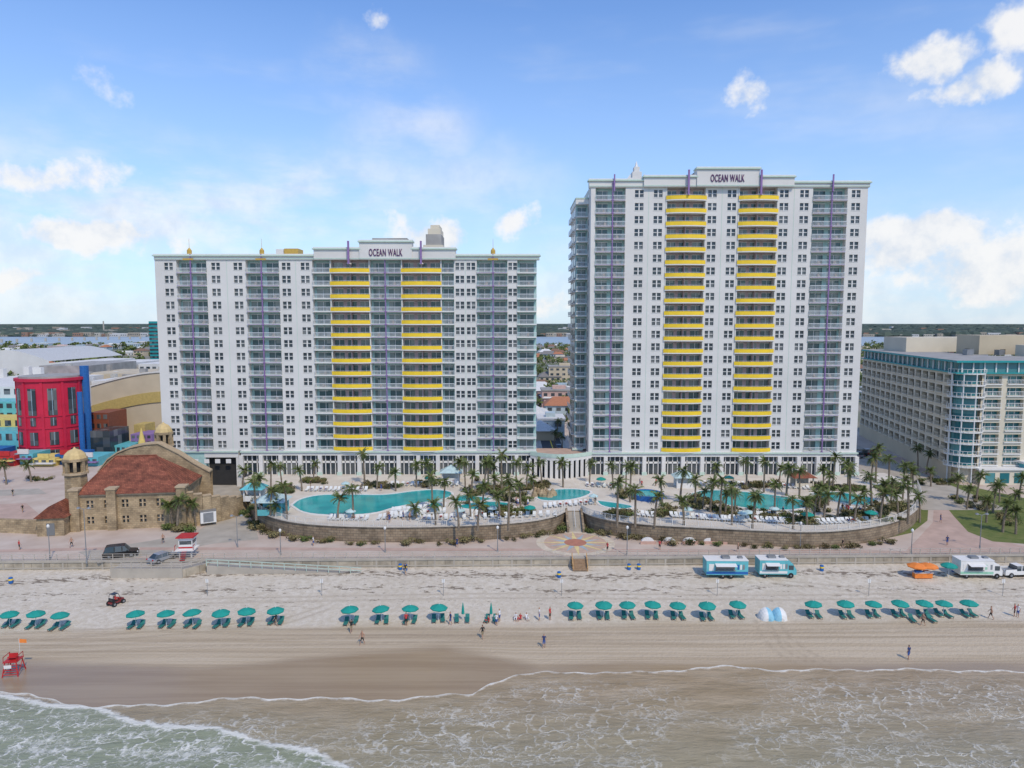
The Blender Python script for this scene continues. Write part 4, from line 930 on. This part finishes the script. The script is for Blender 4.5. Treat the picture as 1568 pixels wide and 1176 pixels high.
for u in (992,1025,1056,1087,1118):
    x,y=G(u,832,ZB); N_=10; vs=[]
    for k in range(N_+1):
        a=math.pi*k/N_
        for yy_ in (y,y+.5): vs.append((x+1.15*math.cos(a),yy_,ZB+.75*math.sin(a)+.25))
    a0=M(); a0.add(vs+[(x-1.15,y,ZB),(x+1.15,y,ZB)],[(2*k,2*k+1,2*k+3,2*k+2) for k in range(N_)]+[tuple([2*k for k in range(N_+1)]+[2*N_+2,2*N_+3])],0)
    a0.box(x-1.4,x+1.4,y-.5,y-.02,ZB,ZB+.42,1)
    a0.build('arched_bench',[trimw,mat('bench_pink',(.5,.32,.25))])
# ------------------------------------------------------------------ lamps
def lamp(u,v,h,arm=True,z=ZB):
    x,y=G(u,v,z); g=M(); g.cyl(0,0,0,.6,.16,.12,8,0); g.tube((0,0,.5),(0,0,h),.08,.05,8,0)
    if arm:
        g.tube((0,0,h-.1),(.7,0,h+.2),.04,n=5,mi=0); g.tube((0,0,h-.1),(-.7,0,h+.2),.04,n=5,mi=0)
        for sx in (-1,1): g.lathe(sx*.85,0,[(.3,h+.1),(.25,h+.25),(.05,h+.35)],8,0); g.lathe(sx*.85,0,[(.01,h-.02),(.2,h+.02),(.28,h+.1)],8,1)
    else: g.lathe(0,0,[(.1,h),(.22,h+.15),(.22,h+.4),(.05,h+.6)],8,1)
    o=g.build('street_lamp',[grey,trimw]); o.location=(x,y,z)
for u,v,h,a in [(133,862,9,True),(77,858,5.5,False),(364,838,5.5,True),(762,845,4,False),(960,850,4.5,False),(1225,838,4,False),(1500,840,6,True),(1190,800,5,True),(430,850,4,False),(1395,850,4,False),(590,846,4,False)]: lamp(u,v,h,a)
for u in (318,493,679,860,1098,1330,1535):
    x,y,z=GB(u,912); g=M(); g.cyl(x,y,z-.2,z+2.6,.04,n=6); g.box(x-.22,x+.22,y-.03,y+.0,z+2.0,z+2.55,1); g.build('beach_sign_post',[grey,trimw])
for u,v in [(17,893),(613,872),(621,873),(856,884),(978,872),(1258,874),(963,872),(1460,875)]:
    x,y,z=GB(u,v); g=M(); g.lathe(x,y,[(.28,z-.05),(.32,z+.1),(.32,z+.8),(.28,z+.95),(.0,z+1.0)],12,0); g.cyl(x,y,z+.5,z+.75,.325,n=12,mi=1,cap=False); g.build('trash_barrel',[blue,yellow])
# ------------------------------------------------------------------ vehicles
def wheel(g,x,y,r,w,mi=2):
    n=16; vs=[(x+sx*w/2,y+rr*math.cos(2*math.pi*i/n),r+rr*math.sin(2*math.pi*i/n)) for sx in (-1,1) for rr in (r,r*.55) for i in range(n)]
    fs=[]
    for i in range(n):
        j=(i+1)%n; fs+=[(i,j,2*n+j,2*n+i)]
    g.add(vs,fs+[(i,n+i,n+(i+1)%n,(i+1)%n) for i in range(n)]+[(2*n+i,2*n+(i+1)%n,3*n+(i+1)%n,3*n+i) for i in range(n)],mi)
    g.add(vs,[tuple(range(n,2*n)),tuple(range(3*n,4*n))],4)
def car(name,loc,rz,paint,suv=True,sc=1):
    g=M(); L_,Wd=4.7,1.85
    hb=1.0 if suv else .85; ht=1.8 if suv else 1.42
    prof=[(-2.3,.35),(-2.35,.75),(-2.25,hb),(.9,hb),(2.0,hb-.15),(2.32,.7),(2.3,.35)]
    n=len(prof); vs=[(sx*Wd/2*(1 if 0<i<n-1 else .96),p[0],p[1]) for sx in (-1,1) for i,p in enumerate(prof)]
    g.add(vs,[tuple(range(n)),tuple(range(2*n-1,n-1,-1))]+[(i,n+i,n+(i+1)%n,(i+1)%n) for i in range(n)],0)
    cab=[(-2.15 if suv else -1.9,hb),(-1.95 if suv else -1.2,ht-.05),(-1.6 if suv else -.9,ht),(.3,ht),(.55,ht-.05),(1.15,hb)]
    k=len(cab); ws=[.9,.76,.74,.74,.76,.9]
    vs=[(sx*ws[i],p[0],p[1]+.001) for sx in (-1,1) for i,p in enumerate(cab)]
    g.add(vs,[tuple(range(k)),tuple(range(2*k-1,k-1,-1))]+[(i,k+i,k+(i+1)%k,(i+1)%k) for i in (0,4)],1)
    g.add([(vs[i][0],vs[i][1],vs[i][2]+.01) for i in (1,2,3,4,k+1,k+2,k+3,k+4)],[(0,4,5,1),(1,5,6,2),(2,6,7,3)],0)
    for sx in (-1,1):
        for yy_ in (-.75,.25): g.obox(sx*.84,yy_,hb,ht-.04,.09,.1,0,0)
        g.box(sx*.95-.08,sx*.95+.08,.85,1.0,hb-.02,hb+.15,0)
        g.box(sx*.7-.16,sx*.7+.16,2.2,2.33,.62,.78,3); g.box(sx*.75-.14,sx*.75+.14,-2.37,-2.28,.7,.9,5)
        for yy_ in (-1.45,1.45): wheel(g,sx*.86,yy_,.36,.24)
    o=g.build(name,[paint,glass,tyre,trimw,grey,red]); o.location=loc; o.rotation_euler=(0,0,rz); o.scale=(sc,)*3
    return o
x,y=G(186,852,ZB); car('parked_suv',(x,y,ZB+.01),math.radians(-68),black,True,1.12)
x,y=G(250,858,ZB); car('parked_car',(x,y,ZB+.01),math.radians(-28),mat('silver_paint',(.4,.42,.44),.3,metal=.4),False)
for i,(u,v) in enumerate([(1318,697),(1326,694),(1310,700),(1334,697)]):
    x,y=G(u,v,ZB); car('parked_car',(x,y,ZB+.03),random.uniform(-.2,.2)+.2,[black,white,grey,red][i],i%2==0)
for i in range(8):
    x=random.choice([10.8,14.5]); y=180+i*30; car('parked_car',(x,y,ZB+.03),0,random.choice([black,white,grey,red,blue]),i%2==0)
def truck(u,v,L_,body,stripe,cab=True,flip=1):
    x,y,z=GB(u,v); g=M()
    h=2.9
    g.box(-L_/2,L_/2,-1.15,1.15,.6,h,0); g.box(-L_/2-.05,L_/2+.05,-1.2,1.2,h,h+.1,3)
    g.box(-L_/2+.01,L_/2-.01,-1.175,-1.151,.75,1.15,1)
    g.box(-L_*.28,L_*.18,-1.19,-1.152,1.45,2.35,4)
    g.add([(-L_*.3,-1.16,2.45),(L_*.2,-1.16,2.45),(L_*.2,-2.1,2.25),(-L_*.3,-2.1,2.25),(-L_*.3,-1.16,2.5),(L_*.2,-1.16,2.5),(L_*.2,-2.1,2.3),(-L_*.3,-2.1,2.3)],[(0,3,2,1),(4,5,6,7),(2,3,7,6),(0,4,7,3),(1,2,6,5)],3)
    g.box(-L_*.3,L_*.2,-1.45,-1.16,1.35,1.42,5)
    for k in range(3): g.box(L_*.24+k*.42,L_*.24+k*.42+.3,-1.18,-1.152,1.5,2.3,[1,3,5][k])
    g.box(-L_/2+.4,-L_/2+1.2,-1.18,-1.152,1.3,2.4,3)
    g.box(-.6,.6,-.5,.5,h+.1,h+.45,5); g.box(L_*.3,L_*.3+.7,-.3,.4,h+.1,h+.35,5)
    if cab:
        a=L_/2; vs=[(a,-1.1,.5),(a+1.5,-1.05,.5),(a+1.5,-1.05,1.3),(a+.9,-1,2.3),(a,-1.05,2.5)]
        vs+= [(p[0],-p[1],p[2]) for p in vs]; g.add(vs,[(0,1,2,3,4),(9,8,7,6,5),(1,6,7,2),(2,7,8,3),(3,8,9,4),(0,5,6,1)],0)
        g.box(a+.25,a+1.0,-1.12,-1.06,1.35,2.05,4); g.add([(a+1.49,-.9,1.38),(a+1.49,.9,1.38),(a+.97,.85,2.25),(a+.97,-.85,2.25)],[(0,1,2,3)],4)
    else: g.tube((L_/2,0,.65),(L_/2+1.2,0,.5),.06,n=6,mi=5)
    for wx in ((-L_*.3,L_/2+.6) if cab else (-L_*.1,L_*.1)):
        for sy in (-1,1):
            n=14; cy=sy*1.0
            vs=[(wx+r*math.cos(2*math.pi*i/n),cy+s2*.14,.42+r*math.sin(2*math.pi*i/n)) for s2 in (-1,1) for r in (.42,) for i in range(n)]
            g.add(vs,[(i,(i+1)%n,n+(i+1)%n,n+i) for i in range(n)]+[tuple(range(n)),tuple(range(2*n-1,n-1,-1))],2)
            g.obox(wx,cy+sy*.15,.3,.54,.24,.04,0,5)
    o=g.build('food_truck',[body,stripe,tyre,trimw,glass,grey]); o.location=(x,y,z); o.rotation_euler=(0,0,-.02)
truck(1110,882,6.6,cyan,blue,False); truck(1180,881,4.4,cyan,trimw,True); truck(1488,882,5.2,trimw,mat('light_green',(.3,.55,.4)),True)
def pickup(loc,rz):
    g=M(); P_=[(-2.6,.45),(-2.6,1.05),(-.6,1.05),(1.3,1.05),(2.4,.95),(2.6,.75),(2.6,.45)]; n=len(P_)
    g.add([(sx*.95,p[0],p[1]) for sx in (-1,1) for p in P_],[tuple(range(n)),tuple(range(2*n-1,n-1,-1))]+[(i,n+i,n+(i+1)%n,(i+1)%n) for i in range(n)],0)
    g.box(-.8,.8,-2.45,-.75,1.052,1.06,4)
    for sx in (-.9,.82): g.box(sx,sx+.08,-2.58,-.62,1.05,1.3,0)
    g.box(-.9,.9,-2.58,-2.5,1.06,1.3,0)
    c=[(-.6,1.051),(-.5,1.8),(.7,1.82),(1.35,1.051)]; g.add([(sx*w,p[0],p[1]) for sx in (-1,1) for w,p in zip((.9,.78,.78,.9),c)],[(0,1,2,3),(7,6,5,4),(0,4,5,1),(2,6,7,3)],1); g.add([(sx*.79,p[0],p[1]+.01) for sx in (-1,1) for p in c[1:3]],[(0,2,3,1)],0)
    for sx in (-1,1):
        g.obox(sx*.86,.2,1.05,1.8,.08,.12,0,0)
        for yy_ in (-1.6,1.65): wheel(g,sx*.9,yy_,.4,.26)
    o=g.build('pickup_truck',[trimw,glass,tyre,trimw,grey]); o.location=loc; o.rotation_euler=(0,0,rz)
x,y,z=GB(1555,881); pickup((x,y,z),math.radians(-85))
for u in (1403,1420):
    x,y,z=GB(u,884); link('vendor_umbrella',UO,None,(x,y,z))
x,y,z=GB(1452,884); link('beach_umbrella',UM,None,(x,y,z))
x,y,z=GB(1412,885); g=M((x,y,0)); g.box(-1.4,1.4,-.4,.4,z+.1,z+.95,0); g.box(-1.5,1.5,-.5,.5,z+.95,z+1.02,1); g.box(-1.2,-.2,-.3,.3,z+1.02,z+1.3,2); g.box(.2,1.0,-.3,.3,z+1.02,z+1.25,1); g.build('vendor_stand',[orange,trimw,blue])
# dome beach tents, closed side toward the sea
for u,mf in ((1174,mat('light_blue_fabric',(.25,.5,.62),.7)),(1194,trimw)):
    x,y,z=GB(u,948); g=M(); N_=10
    vs=[];fs=[]
    for i in range(N_+1):
        a=math.pi*i/N_
        for j in range(6):
            p=math.pi/2*j/5*1.25; vs.append((x+1.15*math.cos(a)*math.cos(p*.75),y-1.3*math.sin(p*.95)+.6,z-.05+1.55*math.sin(a)*math.cos(p*.8)))
    for i in range(N_):
        for j in range(5): g_i=i*6+j; fs.append((g_i,g_i+6,g_i+7,g_i+1)); 
    g.add(vs,fs[:25],0); g.add(vs,fs[25:],1); g.build('beach_tent',[mf,trimw if mf!=trimw else MATS['light_blue_fabric']])
# lifeguard stand (red) with flag
x,y,zz_=GB(22,1031); g=M((0,0,.15)); z=0
for sx in (-1,1):
    for sy in (-1,1): g.tube((sx*1.05,sy*1.05,z),(sx*.75,sy*.75,z+2.1),.08,n=6,mi=0)
    g.tube((sx*1.05,-1.05,z+.3),(sx*.8,.8,z+1.8),.05,n=5,mi=0); g.tube((sx*1.05,1.05,z+.3),(sx*.8,-.8,z+1.8),.05,n=5,mi=0)
for k in range(5): 
    t=k/5; g.box(-1+.2*t,1-.2*t,-1.05+.25*t,-.98+.25*t,z+.3+t*1.7,z+.40+t*1.7,0)
g.box(-.95,.95,-.95,.95,z+2.1,z+2.22,0); g.box(-.6,.6,.1,.2,z+2.2,z+3.1,0); g.box(-.6,.6,-.4,.2,z+2.6,z+2.7,0)
for sx in (-.9,.86): g.box(sx,sx+.05,-.9,.9,z+2.9,z+3.0,0); g.box(sx,sx+.05,-.9,-.82,z+2.2,z+3,0); g.box(sx,sx+.05,.82,.9,z+2.2,z+3,0)
g.tube((.5,.8,z+2.2),(.5,.8,z+5),.03,n=5,mi=1); g.quad((.5,.8,z+4.9),(1.5,.8,z+4.75),(1.5,.8,z+4.2),(.5,.8,z+4.3),2)
g.box(-.8,.2,-.99,-.96,z+1.3,z+1.8,1)
o=g.build('lifeguard_stand',[red,trimw,orange]); o.location=(x,y,zz_-.05); o.scale=(.82,)*3
x,y=G(288,852,ZB); g=M((x,y,.1)); z=ZB
for sx in (-1,1):
    for sy in (-1,1): g.box(sx*.95-.08,sx*.95+.08,sy*.95-.08,sy*.95+.08,z,z+1.4,1)
g.box(-1.5,1.5,-1.6,1.3,z+1.4,z+1.55,1); g.box(-1.1,1.1,-.9,1.1,z+1.55,z+2.3,1); g.box(-1.1,1.1,-.9,1.1,z+2.95,z+3.5,1)
g.box(-1.02,1.02,-.82,1.02,z+2.3,z+2.95,2)
for sx in (-1,1):
    for sy in (-.84,1.04): g.box(sx*1.04-.06,sx*1.04+.06,sy-.06,sy+.06,z+2.3,z+2.95,1)
g.box(-1.4,1.4,-1.3,1.4,z+3.5,z+3.65,0); g.box(-1.12,1.12,-.94,-.9,z+1.7,z+1.95,0)
for sx in (-1.5,1.44): g.box(sx,sx+.06,-1.6,-.9,z+2.3,z+2.4,0); g.box(sx,sx+.06,-1.6,-1.54,z+1.55,z+2.4,0)
for k in range(5): g.box(-.4,.4,-1.7-.25*k,-1.45-.25*k,z+1.3-.27*k,z+1.36-.27*k,0)
g.build('lifeguard_tower',[red,trimw,glass])
x,y=G(318,800,ZB); g=M((x,y,.5)); g.box(-1.4,1.4,-2.6,2.6,ZB+.6,ZB+2.8,0); g.box(-1.45,1.45,-2.65,2.65,ZB+2.8,ZB+2.9,1); g.box(-.9,.9,-2.63,-2.605,ZB+.8,ZB+2.6,1)
for sx in (-1.2,1.0):
    for yy_ in (-.8,.2): g.box(sx,sx+.22,yy_,yy_+.6,ZB,ZB+.62,2)
g.build('box_trailer',[trimw,grey,tyre])
x,y,z=GB(178,925); g=M()
for sx in (-1,1):
    for yy_ in (-.75,.75): wheel(g,sx*.62,yy_,.33,.28)
g.box(-.5,.5,-1.0,1.0,.35,.6,0); g.add([(-.5,.3,.6),(.5,.3,.6),(.45,1.1,.6),(-.45,1.1,.6),(-.45,.35,.95),(.45,.35,.95),(.35,1.05,.75),(-.35,1.05,.75)],[(4,5,6,7),(0,1,5,4),(1,2,6,5),(2,3,7,6),(3,0,4,7)],0)
g.box(-.45,.45,-.8,.1,.6,.75,1); g.box(-.45,.45,-.9,-.75,.75,1.2,1)
for sx in (-.5,.5):
    g.tube((sx,-.9,.6),(sx*.85,-.7,1.75),.035,n=5,mi=2); g.tube((sx,.45,.8),(sx*.85,.1,1.75),.035,n=5,mi=2); g.tube((sx*.85,-.7,1.75),(sx*.85,.1,1.75),.035,n=5,mi=2)
g.box(-.45,.45,-.75,.15,1.76,1.8,1)
o=g.build('beach_utility_vehicle',[mat('maroon_paint',(.2,.03,.03),.4),black,tyre,grey,grey]); o.location=(x,y,z); o.rotation_euler=(0,0,-.4); o.scale=(.95,)*3
# ------------------------------------------------------------------ people
def person_mesh(pose,shirt,pants,hair):
    bm=[];ed=[];rad=[]
    def v(p,r,par=None):
        bm.append(p); rad.append(r); i=len(bm)-1
        if par is not None: ed.append((par,i))
        return i
    s=pose.get('stride',0); arm=pose.get('arm',.1)
    sit=pose.get('sit',False)
    pz=.95 if not sit else .2
    pel=v((0,0,pz),(.15,.11)); w=v((0,0,pz+.18),(.135,.10),pel); ch=v((0,0,pz+.4),(.17,.12),w); nk=v((0,.0,pz+.56),(.06,.06),ch); hd0=v((0,.02,pz+.64),(.075,.085),nk); hd1=v((0,.02,pz+.76),(.08,.095),hd0); v((0,.015,pz+.83),(.04,.05),hd1)
    v((0,.125,pz+.70),(.014,.014),hd0)
    for sx in (-1,1):
        shd_=v((sx*.19,0,pz+.5),(.06,.06),ch); el_=v((sx*.25,arm*sx*.6-.02,pz+.23),(.042,.042),shd_); wr2=v((sx*.27,arm*sx*1.0+.1,pz+.0),(.028,.028),el_)
        pm=v((sx*.275,arm*sx*1.05+.13,pz-.07),(.036,.018),wr2)
        for k,(dy,l) in enumerate([(-.03,.07),(-.01,.085),(.01,.08),(.03,.06)]): 
            f1=v((sx*.28,arm*sx*1.05+.13+dy,pz-.07-l*.6),(.009,.009),pm); v((sx*.272,arm*sx*1.05+.14+dy,pz-.07-l),(.007,.007),f1)
        v((sx*.25,arm*sx*1.05+.175,pz-.11),(.01,.01),pm)
        if not sit:
            st=s*sx
            hip=v((sx*.09,0,pz-.08),(.095,.10),pel); kn=v((sx*.10,st*.5+.03,pz-.46),(.06,.06),hip); an=v((sx*.10,st*.95-(.06 if st<0 else 0),.09 if st>=0 else .14),(.038,.038),kn); v((sx*.115,st*.95+.14,.035),(.035,.028),an)
        else:
            hip=v((sx*.09,.05,pz-.05),(.095,.095),pel); kn=v((sx*.14,.42,.48),(.06,.06),hip); an=v((sx*.13,.68,.09),(.038,.038),kn); v((sx*.14,.82,.04),(.035,.028),an)
    me=bpy.data.meshes.new('p'); me.from_pydata(bm,ed,[]); o=bpy.data.objects.new('p',me); S.collection.objects.link(o)
    bpy.context.view_layer.objects.active=o
    md=o.modifiers.new('s','SKIN'); sv=me.skin_vertices[0].data
    for i,r in enumerate(rad): sv[i].radius=r
    sv[0].use_root=True
    o.modifiers.new('ss','SUBSURF').levels=1
    dg=bpy.context.evaluated_depsgraph_get(); out=bpy.data.meshes.new_from_object(o.evaluated_get(dg)); bpy.data.objects.remove(o)
    out.materials.clear()
    for m_ in (skin,shirt,pants,hair): out.materials.append(m_)
    for p in out.polygons:
        c=p.center; p.use_smooth=True; mi=0; z=c.z-pz
        if z>.78 or (z>.62 and c.y<-.02 and abs(c.x)<.12): mi=3
        elif .02<z<.56 and abs(c.x)<.22+.04*(z>.3): mi=1 if shirt is not skin or z<0 else 0
        elif (-.42<z<=.02 and abs(c.x)<.235 and not sit) or (sit and abs(z)<.12 and c.y<.35 and abs(c.x)<.23): mi=2
        p.material_index=mi
    return out
hairs=[mat('hair_brown',(.05,.03,.02)),mat('hair_blond',(.35,.25,.12))]
shc=[mat('shirt_navy',(.03,.05,.15)),mat('shirt_white',(.7,.7,.7)),mat('shirt_red',(.5,.05,.05)),skin,mat('shirt_black',(.02,.02,.02)),mat('shirt_teal',(.05,.3,.3))]
ptc=[mat('shorts_black',(.02,.02,.02)),mat('shorts_blue',(.05,.1,.3)),mat('shorts_khaki',(.3,.24,.15))]
PW=[person_mesh({'stride':.28,'arm':.2},shc[3],ptc[0],hairs[0]),person_mesh({'stride':.22,'arm':-.18},shc[4],ptc[2],hairs[0]),person_mesh({'stride':0,'arm':.05},shc[1],ptc[1],hairs[1]),person_mesh({'stride':.12,'arm':.1},shc[0],ptc[1],hairs[0]),person_mesh({'stride':.0,'arm':.1},shc[2],ptc[0],hairs[0])]
PS=[person_mesh({'sit':True},shc[1],ptc[1],hairs[0]),person_mesh({'sit':True},shc[2],ptc[0],hairs[1])]
for u,v,k,r in [(555,987,0,2.6),(538,969,1,.4),(739,978,1,.5),(833,992,3,3.0),(1391,1010,3,.3),(1553,944,4,1),(1558,945,2,2),(826,950,2,1.5),(842,949,4,4),(622,958,4,0),(765,952,2,1),(690,957,3,2),(1517,948,0,1),(621,880,1,1)]:
    x,y,z=GB(u,v); link('person',PW[k],None,(x,y,z),r,1.08)
for u,v,k,r in [(790,948,0,3),(797,949,1,2.5),(806,948,0,3.5),(748,953,1,2)]:
    x,y,z=GB(u,v); link('seated_person',PS[k],None,(x,y,z),r)
random.seed(21)
for k in range(40):
    u,v=random.choice([(600,798),(700,748),(930,775),(1000,745),(1200,790),(1290,785),(460,748),(820,776),(1080,745),(1150,748),(560,750)]); x,y=G(u+random.uniform(-30,30),v+random.uniform(-2,2),ZD)
    if inpool(x,y): continue
    link('person',PW[random.randrange(5)],None,(x,y,ZD),random.uniform(0,6))
for k in range(50):
    x,y,r=random.choice(LOC); LOC.remove((x,y,r)); o=link('sunbather',PW[2+random.randrange(3)],None,(x,y-.75,ZD+.52),r); o.rotation_euler=(math.radians(90),0,r+math.pi)
for u,v in [(480,836),(700,838),(930,845),(1010,842),(1130,845),(1290,840),(1440,800),(250,832),(110,838),(30,842),(1450,835),(20,760),(35,785),(8,740)]:
    x,y=G(u,v,ZB); link('person',PW[random.randrange(5)],None,(x,y,ZB+.018),random.uniform(0,6))
for u in (423,1413,760): 
    x,y,z=GB(u,958); link('person',PW[random.randrange(5)],None,(x,y,z),random.uniform(0,6))
x,y,z=GB(178,925); link('seated_person',PS[1],None,(x,y-.2,z+.55),-.4)
# ------------------------------------------------------------------ world
w=bpy.data.worlds.new('World'); S.world=w; w.use_nodes=True; nt=w.node_tree; N=nt.nodes; L=nt.links; bg=N['Background']; bg.inputs['Strength'].default_value=.098
try: w.cycles.sampling_method='MANUAL'; w.cycles.sample_map_resolution=256
except Exception as ex: print(ex)
sky=N.new('ShaderNodeTexSky'); sky.sky_type='NISHITA'; sky.sun_disc=False
EL,AZ=math.radians(50),math.radians(152)
sky.sun_elevation=EL; sky.sun_rotation=AZ; sky.air_density=1.0; sky.dust_density=.3; sky.ozone_density=2.0
class WB(NB):
    def __init__(s): s.N=N; s.L=L
b=WB(); tc=N.new('ShaderNodeTexCoord').outputs['Generated']
def cn(scale,st=(1,1,1),det=5):
    n=N.new('ShaderNodeTexNoise'); n.inputs['Scale'].default_value=scale; n.inputs['Detail'].default_value=det; n.inputs['Roughness'].default_value=.58; L.new(b.vmul(tc,st),n.inputs['Vector']); return n
nd=cn(8); sb=N.new('ShaderNodeVectorMath'); sb.operation='SUBTRACT'; L.new(nd.outputs['Color'],sb.inputs[0]); sb.inputs[1].default_value=(.5,.5,.5)
s2=N.new('ShaderNodeVectorMath'); s2.operation='SCALE'; s2.inputs['Scale'].default_value=.11; L.new(sb.outputs[0],s2.inputs[0])
dv=N.new('ShaderNodeVectorMath'); dv.operation='ADD'; L.new(tc,dv.inputs[0]); L.new(s2.outputs[0],dv.inputs[1])
def blob(u,v,ru,rv,amp):
    d=Vector(ray(u,v)).normalized()
    q=N.new('ShaderNodeVectorMath'); q.operation='SUBTRACT'; L.new(dv.outputs[0],q.inputs[0]); q.inputs[1].default_value=tuple(d)
    m_=b.vmul(q.outputs[0],(F/ru,F/ru,F/rv)); l=N.new('ShaderNodeVectorMath'); l.operation='LENGTH'; L.new(m_,l.inputs[0])
    return b.mr(l.outputs['Value'],.1,1.3,amp,0)
def group(bl):
    t=None
    for q in bl:
        o=blob(*q); t=o if t is None else b.math('MAXIMUM',t,o)
    return t
puff=group([(592,42,28,20,.6),(1150,158,46,36,.8),(1420,82,62,40,.9),(1480,128,85,30,.9),(1550,50,60,50,.85),(788,335,44,36,.8),(665,362,85,44,.9),(150,372,160,38,.9),(1400,372,130,48,.95),(1500,410,150,55,.9),(850,470,80,40,.7),(30,440,80,30,.75),(165,125,48,36,.5),(60,275,140,44,.75)])
veil=group([(180,320,430,105,.95),(470,300,290,80,.8),(640,200,110,60,.55),(580,110,90,45,.4),(60,440,300,90,.8),(1430,430,320,110,.75),(720,280,140,60,.5),(850,440,240,80,.55)])
n1=cn(24).outputs['Fac']; n2=cn(5,(1,1,3.2)).outputs['Fac']
pf=b.mr(b.math('ADD',puff,b.math('MULTIPLY',b.math('SUBTRACT',n1,.5),1.3)),.3,.85)
vf=b.math('MULTIPLY',veil,b.mr(n2,.28,.62,0,.85))
cl=b.math('MAXIMUM',b.math('MULTIPLY',pf,.92),vf)
cl=b.math('MAXIMUM',cl,b.math('MULTIPLY',b.mr(cn(3,(1,1,4),4).outputs['Fac'],.48,.75),.22))
shade=b.mix(b.mr(n1,.3,.62),(7.4,7.9,8.7),(9.8,9.7,9.6))
sx_=N.new('ShaderNodeSeparateXYZ'); L.new(tc,sx_.inputs[0])
tint=b.vmul(sky.outputs['Color'],(1.35,1.68,2.15))
tint=b.mix(b.mr(sx_.outputs['Z'],.02,.40,.66,.03,False),tint,(5.4,7.0,9.0))
L.new(b.mix(cl,tint,shade),bg.inputs['Color'])
ld=bpy.data.lights.new('sun','SUN'); ld.energy=2.7; ld.angle=math.radians(2.0); ld.color=(1,.87,.68)
sd=Vector((math.sin(AZ)*math.cos(EL),math.cos(AZ)*math.cos(EL),math.sin(EL)))
o=bpy.data.objects.new('sun',ld); S.collection.objects.link(o); o.rotation_euler=sd.to_track_quat('Z','Y').to_euler()
cam=bpy.data.cameras.new('camera'); cam.lens=24; cam.sensor_width=36; cam.clip_end=60000; cam.clip_start=.5
o=bpy.data.objects.new('camera',cam); S.collection.objects.link(o); o.location=(0,0,H); o.rotation_euler=(math.pi/2-PD,0,0); S.camera=o
print('objs',len(bpy.data.objects))
